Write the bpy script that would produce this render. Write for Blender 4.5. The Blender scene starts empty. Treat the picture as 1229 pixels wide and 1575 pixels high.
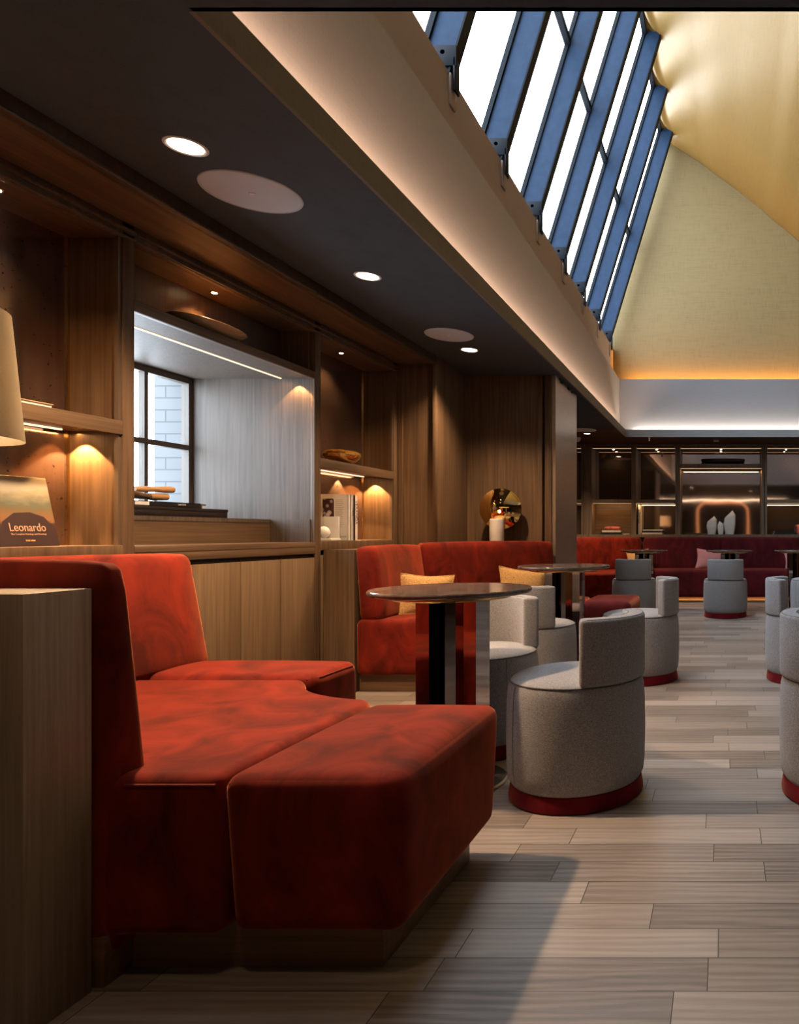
import bpy, bmesh, math, random
from mathutils import Vector, Matrix
random.seed(7)
PI = math.pi
S = bpy.context.scene
C = S.collection

# ------------------------------------------------------------------ camera
cam_d = bpy.data.cameras.new('camera')
cam = bpy.data.objects.new('camera', cam_d)
C.objects.link(cam)
cam.location = (0, 0, 1.0)
cam.rotation_euler = (PI / 2, 0, 0)
cam_d.sensor_fit = 'HORIZONTAL'
cam_d.sensor_width = 36
cam_d.lens = 36 * 1050 / 1229
cam_d.shift_x = -(1112 - 614.5) / 1229
cam_d.shift_y = (820 - 787.5) / 1229
cam_d.clip_start = 0.05
S.camera = cam

# ------------------------------------------------------------------ view and world
S.view_settings.view_transform = 'Standard'
S.view_settings.look = 'None'
S.view_settings.gamma = 1
S.view_settings.use_curve_mapping = False
S.view_settings.exposure = 0.2
S.cycles.max_bounces = 10
S.cycles.diffuse_bounces = 5
S.cycles.glossy_bounces = 5
S.cycles.transmission_bounces = 6
S.cycles.transparent_max_bounces = 12
S.cycles.sample_clamp_indirect = 6
S.cycles.caustics_reflective = False
S.cycles.caustics_refractive = False
W = bpy.data.worlds.new('overcast_sky')
S.world = W
W.use_nodes = True
W.node_tree.nodes['Background'].inputs[0].default_value = (0.76, 0.88, 1.0, 1)
W.node_tree.nodes['Background'].inputs[1].default_value = 11


def area(name, loc, direction, sx, sy, watts, col, parent=None, portal=False, spread=180):
    d = bpy.data.lights.new(name, 'AREA')
    d.shape = 'RECTANGLE'
    d.size = sx
    d.size_y = sy
    d.energy = watts
    d.color = col
    d.spread = math.radians(spread)
    if portal:
        d.cycles.is_portal = True
    o = bpy.data.objects.new(name, d)
    C.objects.link(o)
    o.location = loc
    up = Vector((0, 1, 0)) if abs(Vector(direction).normalized().y) < .9 else Vector((0, 0, 1))
    z = -Vector(direction).normalized()
    y = (up - up.dot(z) * z).normalized()
    x = y.cross(z)
    o.rotation_euler = Matrix((x, y, z)).transposed().to_euler()
    if parent:
        put(o, parent)
    return o


def spot(name, loc, direction, watts, col, angle, blend=.6, r=.02, parent=None):
    d = bpy.data.lights.new(name, 'SPOT')
    d.energy = watts
    d.color = col
    d.spot_size = math.radians(angle)
    d.spot_blend = blend
    d.shadow_soft_size = r
    o = bpy.data.objects.new(name, d)
    C.objects.link(o)
    o.location = loc
    o.rotation_euler = Vector(direction).to_track_quat('-Z', 'Y').to_euler()
    if parent:
        put(o, parent)
    return o


def put(o, parent):
    """parent o keeping its world place (parents here are never rotated while building)"""
    o.parent = parent
    base = Vector((0, 0, 0))
    p = parent
    while p:
        base += p.location
        p = p.parent
    o.location = Vector(o.location) - base


WARM = (1, .52, .19)
WARM2 = (1, .74, .50)
# the skylight and the side window let the sky in
area('sky_portal_roof', (-1.38, 5.7, 5.1), (2.99, 0, -.9), 8.4, 3.2, 1, (1, 1, 1), portal=True)
area('sky_portal_window', (-3.27, 3.55, 1.5), (1, 0, 0), 1.0, 1.35, 1, (1, 1, 1), portal=True)

# ------------------------------------------------------------------ materials
MATS = {}


def nodes(name):
    m = bpy.data.materials.new(name)
    m.use_nodes = True
    nt = m.node_tree
    return m, nt, nt.nodes['Principled BSDF']


def nn(nt, t, **k):
    n = nt.nodes.new(t)
    for a, b in k.items():
        if a.startswith('i_'):
            n.inputs[a[2:].replace('_', ' ')].default_value = b
        else:
            setattr(n, a, b)
    return n


def ramp(nt, fac, stops):
    r = nt.nodes.new('ShaderNodeValToRGB')
    e = r.color_ramp.elements
    while len(e) > 1:
        e.remove(e[0])
    e[0].position = stops[0][0]
    e[0].color = (*stops[0][1], 1)
    for p, c in stops[1:]:
        q = e.new(p)
        q.color = (*c, 1)
    nt.links.new(fac, r.inputs[0])
    return r.outputs[0]


def coord(nt, scale=(1, 1, 1), kind='Object'):
    tc = nt.nodes.new('ShaderNodeTexCoord')
    mp = nt.nodes.new('ShaderNodeMapping')
    mp.inputs['Scale'].default_value = scale
    nt.links.new(tc.outputs[kind], mp.inputs[0])
    return mp.outputs[0]


def noise(nt, vec, scale, detail=4, rough=.55, dist=0):
    n = nn(nt, 'ShaderNodeTexNoise')
    n.inputs['Scale'].default_value = scale
    n.inputs['Detail'].default_value = detail
    n.inputs['Roughness'].default_value = rough
    n.inputs['Distortion'].default_value = dist
    nt.links.new(vec, n.inputs['Vector'])
    return n.outputs['Fac']


def bump(nt, b, h, strength, dist=.01):
    n = nn(nt, 'ShaderNodeBump')
    n.inputs['Strength'].default_value = strength
    n.inputs['Distance'].default_value = dist
    nt.links.new(h, n.inputs['Height'])
    nt.links.new(n.outputs[0], b.inputs['Normal'])


def plain(name, col, rough=.5, metal=0, bumps=None, var=0, spec=.5):
    m, nt, b = nodes(name)
    b.inputs['Roughness'].default_value = rough
    b.inputs['Metallic'].default_value = metal
    b.inputs['Specular IOR Level'].default_value = spec
    v = coord(nt)
    f = noise(nt, v, 14, 3)
    lo = tuple(c * (1 - var) for c in col)
    hi = tuple(min(1, c * (1 + var)) for c in col)
    nt.links.new(ramp(nt, f, [(.3, lo), (.7, hi)]), b.inputs['Base Color'])
    if bumps:
        bump(nt, b, noise(nt, v, bumps[0], 3), bumps[1], .002)
    return m


def wood(name, c1, c2, grain='Z', rough=.42, k=1.0):
    m, nt, b = nodes(name)
    lo, hi = 1.6 * k, 55 * k
    sc = {'X': (lo, hi, hi), 'Y': (hi, lo, hi), 'Z': (hi, hi, lo)}[grain]
    v = coord(nt, sc)
    f = noise(nt, v, 1.0, 6, .6, .25)
    sc2 = {'X': (.5, 7, 7), 'Y': (7, .5, 7), 'Z': (7, 7, .5)}[grain]
    f2 = noise(nt, coord(nt, sc2), 1.3, 3, .5, 1.2)
    mx = nn(nt, 'ShaderNodeMath', operation='ADD')
    h = nn(nt, 'ShaderNodeMath', operation='MULTIPLY')
    h.inputs[1].default_value = .32
    nt.links.new(f2, h.inputs[0])
    nt.links.new(f, mx.inputs[0])
    nt.links.new(h.outputs[0], mx.inputs[1])
    nt.links.new(ramp(nt, mx.outputs[0], [(.42, c1), (.86, c2)]), b.inputs['Base Color'])
    b.inputs['Roughness'].default_value = rough
    bump(nt, b, f, .25, .002)
    return m


def velvet(name, col, dark):
    m, nt, b = nodes(name)
    v = coord(nt, (1, 1, .55))
    f = noise(nt, v, 5.5, 5, .6, 1.0)
    nt.links.new(ramp(nt, f, [(.33, dark), (.66, col)]), b.inputs['Base Color'])
    b.inputs['Roughness'].default_value = .85
    b.inputs['Specular IOR Level'].default_value = .15
    b.inputs['Sheen Weight'].default_value = .5
    b.inputs['Sheen Roughness'].default_value = .35
    b.inputs['Sheen Tint'].default_value = (1, .32, .15, 1)
    bump(nt, b, noise(nt, coord(nt), 260, 2), .25, .001)
    return m


def fabric(name, c1, c2, scale=220, strength=.5, tint=(.9, .9, 1)):
    m, nt, b = nodes(name)
    v = coord(nt)
    f = noise(nt, v, scale, 3, .7)
    nt.links.new(ramp(nt, f, [(.35, c1), (.65, c2)]), b.inputs['Base Color'])
    b.inputs['Roughness'].default_value = .9
    b.inputs['Specular IOR Level'].default_value = .1
    b.inputs['Sheen Weight'].default_value = .15
    b.inputs['Sheen Tint'].default_value = (*tint, 1)
    bump(nt, b, f, strength, .002)
    return m


def linen(name, col, rough=.8, amt=.10, k=1.0, metal=0, spec=.3):
    """painted wall covering with a fine crossed weave"""
    m, nt, b = nodes(name)
    a = noise(nt, coord(nt, (180 * k, 180 * k, 12 * k)), 1, 3)
    c = noise(nt, coord(nt, (9 * k, 9 * k, 260 * k)), 1, 3)
    s = nn(nt, 'ShaderNodeMath', operation='ADD')
    nt.links.new(a, s.inputs[0])
    nt.links.new(c, s.inputs[1])
    lo = tuple(x * (1 - amt) for x in col)
    hi = tuple(min(1, x * (1 + amt)) for x in col)
    nt.links.new(ramp(nt, s.outputs[0], [(.7, lo), (1.3, hi)]), b.inputs['Base Color'])
    b.inputs['Roughness'].default_value = rough
    b.inputs['Metallic'].default_value = metal
    b.inputs['Specular IOR Level'].default_value = spec
    bump(nt, b, s.outputs[0], .15, .002)
    return m


def emit(name, col, strength):
    m, nt, b = nodes(name)
    b.inputs['Base Color'].default_value = (*[min(1, c) for c in col], 1)
    b.inputs['Emission Color'].default_value = (*col, 1)
    b.inputs['Emission Strength'].default_value = strength
    return m


def glassy(name, tint=(1, 1, 1), refl=.25):
    """a thin pane: clear with a clear-coat reflection"""
    m = bpy.data.materials.new(name)
    m.use_nodes = True
    nt = m.node_tree
    nt.nodes.clear()
    out = nn(nt, 'ShaderNodeOutputMaterial')
    t = nn(nt, 'ShaderNodeBsdfTransparent')
    t.inputs[0].default_value = (*tint, 1)
    g = nn(nt, 'ShaderNodeBsdfGlossy')
    g.inputs['Roughness'].default_value = .02
    lw = nn(nt, 'ShaderNodeLayerWeight')
    lw.inputs[0].default_value = refl
    ml = nn(nt, 'ShaderNodeMath', operation='MULTIPLY')
    ml.inputs[1].default_value = .22
    nt.links.new(lw.outputs['Facing'], ml.inputs[0])
    mx = nn(nt, 'ShaderNodeMixShader')
    nt.links.new(ml.outputs[0], mx.inputs[0])
    nt.links.new(t.outputs[0], mx.inputs[1])
    nt.links.new(g.outputs[0], mx.inputs[2])
    nt.links.new(mx.outputs[0], out.inputs[0])
    return m


def antique_mirror(name, tint, rough=.07):
    m, nt, b = nodes(name)
    v = coord(nt)
    f = noise(nt, v, 70, 2, .4)
    nt.links.new(ramp(nt, f, [(.25, tuple(c * .12 for c in tint)), (.31, tint), (.62, tint), (1, tuple(c * .7 for c in tint))]), b.inputs['Base Color'])
    b.inputs['Metallic'].default_value = .93
    b.inputs['Roughness'].default_value = rough
    bump(nt, b, noise(nt, v, 2.5, 1), .02, .02)
    return m


def floor_mat():
    m, nt, b = nodes('oak_floor_boards')
    tc = nt.nodes.new('ShaderNodeTexCoord')
    sp = nn(nt, 'ShaderNodeSeparateXYZ')
    nt.links.new(tc.outputs['Object'], sp.inputs[0])

    def M(op, a, b_=None, c=None):
        n = nn(nt, 'ShaderNodeMath', operation=op)
        for i, q in enumerate((a, b_, c)):
            if q is None:
                continue
            if isinstance(q, (int, float)):
                n.inputs[i].default_value = q
            else:
                nt.links.new(q, n.inputs[i])
        return n.outputs[0]
    ROW, LEN = .1176, .62
    yr = M('DIVIDE', M('SUBTRACT', sp.outputs[1], 1.6079 - 20 * ROW), ROW)
    row = M('FLOOR', yr)
    wn = nn(nt, 'ShaderNodeTexWhiteNoise', noise_dimensions='1D')
    nt.links.new(row, wn.inputs['W'])
    xr = M('ADD', M('DIVIDE', sp.outputs[0], LEN), M('MULTIPLY', wn.outputs['Value'], 7.3))
    col = M('FLOOR', xr)
    cb = nn(nt, 'ShaderNodeCombineXYZ')
    nt.links.new(col, cb.inputs[0])
    nt.links.new(row, cb.inputs[1])
    w2 = nn(nt, 'ShaderNodeTexWhiteNoise', noise_dimensions='2D')
    nt.links.new(cb.outputs[0], w2.inputs['Vector'])
    fy, fx = M('FRACT', yr), M('FRACT', xr)
    ey = M('MULTIPLY', M('MINIMUM', fy, M('SUBTRACT', 1, fy)), ROW)
    ex = M('MULTIPLY', M('MINIMUM', fx, M('SUBTRACT', 1, fx)), LEN)
    gap = M('LESS_THAN', M('MINIMUM', ey, ex), .0013)
    # grain, shifted per board
    off = nn(nt, 'ShaderNodeVectorMath', operation='MULTIPLY_ADD')
    nt.links.new(w2.outputs['Color'], off.inputs[0])
    off.inputs[1].default_value = (30, 30, 30)
    nt.links.new(tc.outputs['Object'], off.inputs[2])
    mp = nt.nodes.new('ShaderNodeMapping')
    mp.inputs['Scale'].default_value = (3, 60, 60)
    nt.links.new(off.outputs[0], mp.inputs[0])
    g = noise(nt, mp.outputs[0], 1, 6, .65, .5)
    mp2 = nt.nodes.new('ShaderNodeMapping')
    mp2.inputs['Scale'].default_value = (1.2, 9, 9)
    nt.links.new(off.outputs[0], mp2.inputs[0])
    w = nn(nt, 'ShaderNodeTexWave', wave_type='BANDS', bands_direction='Y')
    w.inputs['Scale'].default_value = 1.3
    w.inputs['Distortion'].default_value = 9
    w.inputs['Detail'].default_value = 3
    nt.links.new(mp2.outputs[0], w.inputs['Vector'])
    t = M('ADD', M('MULTIPLY', g, .62), M('ADD', M('MULTIPLY', w2.outputs['Value'], .42), M('MULTIPLY', w.outputs['Fac'], .14)))
    c = ramp(nt, t, [(.28, (.115, .090, .074)), (.55, (.235, .195, .168)), (.95, (.40, .345, .305))])
    mix = nn(nt, 'ShaderNodeMix', data_type='RGBA')
    nt.links.new(gap, mix.inputs[0])
    nt.links.new(c, mix.inputs[6])
    mix.inputs[7].default_value = (.03, .022, .018, 1)
    nt.links.new(mix.outputs[2], b.inputs['Base Color'])
    nt.links.new(ramp(nt, g, [(.3, (.30,) * 3), (.7, (.45,) * 3)]), b.inputs['Roughness'])
    bump(nt, b, M('SUBTRACT', g, M('MULTIPLY', gap, 3)), .22, .003)
    return m


def brick_mat():
    m, nt, b = nodes('white_painted_brick')
    tc = nt.nodes.new('ShaderNodeTexCoord')
    sp = nn(nt, 'ShaderNodeSeparateXYZ')
    cb = nn(nt, 'ShaderNodeCombineXYZ')
    nt.links.new(tc.outputs['Object'], sp.inputs[0])
    nt.links.new(sp.outputs[0], cb.inputs[0])
    nt.links.new(sp.outputs[2], cb.inputs[1])
    t = nn(nt, 'ShaderNodeTexBrick')
    t.inputs['Scale'].default_value = 1
    t.inputs['Brick Width'].default_value = .2
    t.inputs['Row Height'].default_value = .073
    t.inputs['Mortar Size'].default_value = .004
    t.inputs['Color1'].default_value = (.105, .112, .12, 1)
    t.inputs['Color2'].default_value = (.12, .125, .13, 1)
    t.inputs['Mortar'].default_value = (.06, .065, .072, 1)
    nt.links.new(cb.outputs[0], t.inputs['Vector'])
    nt.links.new(t.outputs['Color'], b.inputs['Base Color'])
    b.inputs['Roughness'].default_value = .8
    return m


def cover_mat():
    """generic muted landscape for the book cover"""
    m, nt, b = nodes('book_cover_landscape')
    tc = nt.nodes.new('ShaderNodeTexCoord')
    sp = nn(nt, 'ShaderNodeSeparateXYZ')
    nt.links.new(tc.outputs['Generated'], sp.inputs[0])
    f = noise(nt, coord(nt, (1, 9, 22)), 1, 5, .6, .4)
    a = nn(nt, 'ShaderNodeMath', operation='MULTIPLY_ADD')
    nt.links.new(f, a.inputs[0])
    a.inputs[1].default_value = .35
    nt.links.new(sp.outputs[2], a.inputs[2])
    nt.links.new(ramp(nt, a.outputs[0], [(.15, (.035, .018, .016)), (.5, (.045, .022, .018)), (.56, (.20, .10, .045)), (.72, (.13, .10, .05)), (.80, (.10, .11, .08)), (.92, (.25, .22, .15)), (1.15, (.33, .30, .23))]), b.inputs['Base Color'])
    b.inputs['Roughness'].default_value = .35
    return m


M = dict(
    oak=wood('fumed_oak', (.055, .031, .017), (.15, .092, .051)),
    oak_y=wood('fumed_oak_lengthwise', (.055, .031, .017), (.15, .092, .051), 'Y'),
    oak_x=wood('fumed_oak_crosswise', (.055, .031, .017), (.15, .092, .051), 'X'),
    oak_dark=wood('dark_oak', (.030, .016, .009), (.085, .045, .024)),
    oak_door=wood('oak_door_veneer', (.105, .065, .034), (.21, .138, .078), 'Z', .42, 1.4),
    oak_daylit=wood('oak_figured_reveal', (.046, .033, .024), (.125, .092, .070), 'Z', .5, 1.3),  # oak greyed in its colour to stand for daylight in the recess
    oak_light=wood('pale_oak', (.35, .20, .09), (.55, .36, .19), 'X'),
    oak_sofa=wood('oak_plinth', (.10, .05, .025), (.20, .11, .055), 'X'),
    oak_end=wood('oak_partition_end', (.23, .175, .13), (.40, .31, .235), 'Z', .42, 1.6),
    far_oak=wood('far_cabinet_oak', (.10, .072, .052), (.20, .15, .11)),
    frame=plain('bronzed_shelf_frame', (.12, .085, .06), .4, .25),
    floor=floor_mat(),
    ceiling=linen('charcoal_ceiling_cloth', (.046, .058, .068), .85, .12),
    ceiling_far=linen('brown_ceiling_paint', (.06, .032, .02), .6, .1),
    lip=linen('taupe_cove_lip', (.15, .115, .075), .7),
    lip_grey=linen('grey_cove_lip', (.18, .19, .20), .6),
    fascia=linen('warm_lit_fascia', (.26, .22, .20), .75, .06),  # warm tone of the cove light put into the grey plaster colour
    fascia_back=linen('cool_lit_fascia', (.16, .16, .175), .75, .06),  # same plaster made darker and bluer, daylight put into its colour
    sill=linen('plaster_sill', (.34, .25, .205), .8, .05),
    vault=linen('gold_leaf_vault', (.165, .096, .022), .42, .10, .5, .35, .5),
    gold_wall=linen('gold_end_wall', (.185, .138, .062), .6, .13, .45, .1),
    beam=plain('blue_grey_painted_steel', (.012, .026, .055), .6, 0, (30, .6), .15, .12),
    beam_dark=plain('near_black_steel', (.006, .008, .012), .6, 0, None, 0, .1),
    bronze=linen('brushed_bronze_cladding', (.40, .32, .25), .36, .2, 1, .75),
    velvet=velvet('rust_velvet', (.215, .017, .007), (.060, .004, .0025)),
    plum=velvet('burgundy_velvet', (.10, .008, .012), (.04, .003, .006)),
    red_base=velvet('red_velvet_band', (.16, .004, .011), (.09, .002, .007)),
    piping=plain('dark_red_piping', (.15, .012, .008), .9),
    grey=fabric('grey_boucle', (.15, .145, .150), (.40, .392, .405), 300, .6),
    grey_seam=plain('grey_seam_stitch', (.10, .10, .10), .9),
    ochre=fabric('ochre_weave', (.30, .15, .05), (.68, .45, .20), 190, .7, (1, .8, .5)),
    pink=fabric('pink_weave', (.36, .13, .14), (.62, .32, .33), 260, .7, (1, .7, .8)),
    stone=plain('brown_marble_top', (.10, .075, .068), .10, 0, None, .6),
    chrome=plain('polished_bronze_steel', (.42, .34, .30), .04, 1),
    base_metal=plain('satin_steel_disc', (.40, .37, .33), .25, 1),
    brass=plain('brass', (.75, .50, .20), .22, 1),
    gold_glass=None,
    mirror=antique_mirror('antiqued_bronze_mirror', (.44, .31, .27), .14),
    mirror_far=antique_mirror('smoked_mirror', (.48, .38, .33), .04),
    white=plain('white_plaster', (.75, .74, .72), .6),
    marble=plain('white_marble', (.72, .69, .66), .35, 0, None, .06),
    paper=plain('book_paper', (.70, .64, .56), .8),
    cover_white=plain('white_book_jacket', (.72, .67, .63), .5),
    black=plain('black_cloth', (.006, .006, .006), .5),
    black_rough=plain('black_shagreen_box', (.010, .006, .005), .45, 0, (160, 1.0), .5),
    label=plain('white_label', (.7, .7, .72), .6),
    photo=None,
    red_deco=plain('red_marbled_paper', (.35, .07, .05), .5, 0, None, .7),
    stick=wood('turned_wood', (.30, .15, .06), (.55, .33, .16), 'Y'),
    bowl_wood=wood('bowl_wood', (.30, .18, .09), (.55, .38, .22), 'Y', .3),
    cover=cover_mat(),
    title=plain('cover_lettering', (.50, .30, .20), .5),
    title_yellow=plain('cover_imprint_yellow', (.8, .62, .2), .5),
    grille=plain('speaker_cloth', (.52, .58, .64), .8, 0, (400, .5)),
    shade=None,
    glass=glassy('window_glass', (1, 1, 1), .12),
    led_warm=emit('warm_led', (1, .55, .22), 6),
    led_pale=emit('pale_warm_led', (1, .80, .58), 7),
    led_copper=emit('lit_copper_arch', (1, .42, .18), .9),
    led_far=emit('dim_shelf_led', (1, .62, .33), 1.1),
    led_thin=emit('thin_shelf_led', (1, .70, .42), 1.6),
    lamp=emit('downlight_lens', (1, .85, .62), 9),
    spark=emit('spot_lens', (1, .72, .35), 40),
    window_frame=plain('dark_window_frame', (.10, .085, .07), .5),
    brick=brick_mat(),
    wall=linen('brown_wall_cloth', (.12, .09, .07), .8),
)


def make_shade():
    m, nt, b = nodes('lamp_shade_cloth')
    v = coord(nt, (1, 1, 1))
    f = noise(nt, coord(nt, (200, 200, 500)), 1, 2)
    nt.links.new(ramp(nt, f, [(.3, (.70, .62, .48)), (.7, (.80, .73, .60))]), b.inputs['Base Color'])
    b.inputs['Roughness'].default_value = .9
    t = nn(nt, 'ShaderNodeBsdfTranslucent')
    t.inputs[0].default_value = (.85, .72, .5, 1)
    mx = nn(nt, 'ShaderNodeMixShader')
    mx.inputs[0].default_value = .45
    out = nt.nodes['Material Output']
    nt.links.new(b.outputs[0], mx.inputs[1])
    nt.links.new(t.outputs[0], mx.inputs[2])
    nt.links.new(mx.outputs[0], out.inputs[0])
    return m


def make_amber():
    m, nt, b = nodes('amber_glass')
    b.inputs['Base Color'].default_value = (.95, .50, .12, 1)
    b.inputs['Roughness'].default_value = .03
    b.inputs['Transmission Weight'].default_value = .5
    b.inputs['Metallic'].default_value = .6
    b.inputs['IOR'].default_value = 1.5
    return m


def make_photo():
    m, nt, b = nodes('black_and_white_photograph')
    v = nn(nt, 'ShaderNodeTexVoronoi')
    v.inputs['Scale'].default_value = 28
    nt.links.new(noise_vec(nt), v.inputs['Vector'])
    nt.links.new(ramp(nt, v.outputs['Distance'], [(.2, (.55, .48, .46)), (.42, (.35, .27, .26)), (.5, (.05, .02, .02))]), b.inputs['Base Color'])
    return m


def noise_vec(nt):
    return coord(nt)


M['shade'] = make_shade()
M['amber'] = make_amber()
M['photo'] = make_photo()


# ------------------------------------------------------------------ geometry helpers
def merge(dst, src, mat=None):
    me = bpy.data.meshes.new('t')
    if mat is not None:
        src.transform(mat)
    src.to_mesh(me)
    dst.from_mesh(me)
    bpy.data.meshes.remove(me)
    src.free()


def bev(bm, r, seg=3, ang=30):
    if r <= 0:
        return
    e = [x for x in bm.edges if len(x.link_faces) == 2 and x.calc_face_angle(0) > math.radians(ang)]
    bmesh.ops.bevel(bm, geom=e, offset=r, segments=seg, profile=.5, affect='EDGES', clamp_overlap=True)


def box(bm, x0, x1, y0, y1, z0, z1, r=0, seg=2, mat=None):
    t = bmesh.new()
    bmesh.ops.create_cube(t, size=1)
    for v in t.verts:
        v.co = Vector(((x0 + x1) / 2 + v.co.x * (x1 - x0), (y0 + y1) / 2 + v.co.y * (y1 - y0), (z0 + z1) / 2 + v.co.z * (z1 - z0)))
    bev(t, r, seg)
    merge(bm, t, mat)


def prism(bm, pts, z0, z1, r=0, seg=3, ang=30, mat=None, taper=0):
    t = bmesh.new()
    lo = [t.verts.new((p[0], p[1], z0)) for p in pts]
    hi = [t.verts.new((p[0], p[1], z1)) for p in pts]
    n = len(pts)
    t.faces.new(list(reversed(lo)))
    t.faces.new(hi)
    for i in range(n):
        j = (i + 1) % n
        t.faces.new((lo[i], lo[j], hi[j], hi[i]))
    bmesh.ops.recalc_face_normals(t, faces=t.faces)
    bev(t, r, seg, ang)
    merge(bm, t, mat)


def lathe(bm, prof, seg=48, mat=None, close=True):
    t = bmesh.new()
    rings = []
    for r, z in prof:
        if r < 1e-5:
            rings.append([t.verts.new((0, 0, z))])
        else:
            rings.append([t.verts.new((r * math.cos(2 * PI * i / seg), r * math.sin(2 * PI * i / seg), z)) for i in range(seg)])
    for a, b in zip(rings, rings[1:]):
        for i in range(seg):
            j = (i + 1) % seg
            if len(a) == 1 and len(b) == 1:
                continue
            if len(a) == 1:
                t.faces.new((a[0], b[j], b[i]))
            elif len(b) == 1:
                t.faces.new((a[i], a[j], b[0]))
            else:
                t.faces.new((a[i], a[j], b[j], b[i]))
    bmesh.ops.recalc_face_normals(t, faces=t.faces)
    merge(bm, t, mat)


def tube(bm, pts, r, seg=8, closed=False):
    t = bmesh.new()
    P = [Vector(p) for p in pts]
    n = len(P)
    rings = []
    prev = None
    rr = r if isinstance(r, (list, tuple)) else [r] * n
    for i in range(n):
        if closed:
            d = (P[(i + 1) % n] - P[i - 1]).normalized()
        else:
            d = (P[min(i + 1, n - 1)] - P[max(i - 1, 0)]).normalized()
        up = prev if prev is not None else (Vector((0, 0, 1)) if abs(d.z) < .9 else Vector((1, 0, 0)))
        x = (up - up.dot(d) * d).normalized()
        prev = x
        y = d.cross(x)
        rings.append([t.verts.new(P[i] + rr[i] * (x * math.cos(2 * PI * k / seg) + y * math.sin(2 * PI * k / seg))) for k in range(seg)])
    m = n if closed else n - 1
    for i in range(m):
        a, b = rings[i], rings[(i + 1) % n]
        for k in range(seg):
            l = (k + 1) % seg
            t.faces.new((a[k], a[l], b[l], b[k]))
    if not closed:
        t.faces.new(list(reversed(rings[0])))
        t.faces.new(rings[-1])
    bmesh.ops.recalc_face_normals(t, faces=t.faces)
    merge(bm, t)


def softbox(bm, x0, x1, y0, y1, z0, z1, r=.03, crown=.015, side=.006, taper=0, n=14, mat=None):
    """an upholstered block: rounded edges, swollen faces, drawn in a little at its foot"""
    t = bmesh.new()
    bmesh.ops.create_cube(t, size=2)
    bmesh.ops.subdivide_edges(t, edges=t.edges, cuts=n, use_grid_fill=True)
    hx, hy, hz = (x1 - x0) / 2, (y1 - y0) / 2, (z1 - z0) / 2
    c = Vector(((x0 + x1) / 2, (y0 + y1) / 2, (z0 + z1) / 2))
    r = min(r, hx * .99, hy * .99, hz * .99)

    def w(a):
        return math.copysign(abs(a) ** .55, a) if abs(a) < 1 else a
    for v in t.verts:
        u = Vector([math.sin(a * PI / 2) for a in v.co])
        p = Vector((u.x * hx, u.y * hy, u.z * hz))
        q = Vector([max(-h + r, min(h - r, a)) for a, h in zip(p, (hx, hy, hz))])
        d = p - q
        if d.length > 1e-6:
            p = q + d.normalized() * r
        fx, fy, fz = 1 - u.x ** 2, 1 - u.y ** 2, 1 - u.z ** 2
        p.z += math.copysign(crown, u.z) * fx * fy if u.z > 0 else 0
        p.x += u.x * side * fy * fz
        p.y += u.y * side * fx * fz
        k = 1 - taper * (1 - (p.z + hz) / (2 * hz))
        p.x *= k if hx > .05 else 1
        p.y *= k if hy > .05 else 1
        v.co = p + c
    merge(bm, t, mat)


def pillow_bm(w, h, t_):
    """a scatter cushion with pinched corners, lying in the XZ plane"""
    t = bmesh.new()
    n = 18
    g = {}
    for s in (-1, 1):
        for i in range(n + 1):
            for j in range(n + 1):
                u, v = 2 * i / n - 1, 2 * j / n - 1
                if s == 1 and (i in (0, n) or j in (0, n)):
                    g[(1, i, j)] = g[(-1, i, j)]
                    continue
                k = (1 - u * u) ** .45 * (1 - v * v) ** .45
                pin = 1 - .11 * ((1 - u * u) + (1 - v * v)) + .08
                g[(s, i, j)] = t.verts.new((u * w / 2 * (pin + .03 * u * u * v * v), s * t_ / 2 * k, v * h / 2 * (pin + .03 * u * u * v * v)))
    for s in (-1, 1):
        for i in range(n):
            for j in range(n):
                f = [g[(s, i, j)], g[(s, i + 1, j)], g[(s, i + 1, j + 1)], g[(s, i, j + 1)]]
                t.faces.new(f)
    bmesh.ops.recalc_face_normals(t, faces=t.faces)
    rim = [tuple(g[(-1, i, 0)].co) for i in range(n)] + [tuple(g[(-1, n, j)].co) for j in range(n)] + [tuple(g[(-1, n - i, n)].co) for i in range(n)] + [tuple(g[(-1, 0, n - j)].co) for j in range(n)]
    return t, rim


def obj(name, bm, mat, parent=None, smooth=True, ang=27):
    me = bpy.data.meshes.new(name)
    if parent is not None:
        base = Vector((0, 0, 0))
        p = parent
        while p:
            base += p.location
            p = p.parent
        bm.transform(Matrix.Translation(-base))
    bm.to_mesh(me)
    bm.free()
    me.materials.append(mat)
    if smooth:
        for p in me.polygons:
            p.use_smooth = True
        me.set_sharp_from_angle(angle=math.radians(ang))
    o = bpy.data.objects.new(name, me)
    C.objects.link(o)
    o.parent = parent
    return o


def B(name, x0, x1, y0, y1, z0, z1, mat, parent=None, r=0):
    bm = bmesh.new()
    box(bm, x0, x1, y0, y1, z0, z1, r)
    return obj(name, bm, mat, parent)


def struct(name, bm_or_obj, mat=None):
    o = bm_or_obj if isinstance(bm_or_obj, bpy.types.Object) else obj(name, bm_or_obj, mat)
    o['kind'] = 'structure'
    return o


def SB(name, x0, x1, y0, y1, z0, z1, mat, r=0):
    return struct(name, B(name, x0, x1, y0, y1, z0, z1, mat, None, r))


def thing(name, label, cat, loc=(0, 0, 0), group=None):
    o = bpy.data.objects.new(name, None)
    o.empty_display_size = .1
    C.objects.link(o)
    o.location = loc
    return tag(o, label, cat, group)


def tag(o, label, cat, group=None):
    o['label'] = label
    o['category'] = cat
    if group:
        o['group'] = group
    return o


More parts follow.
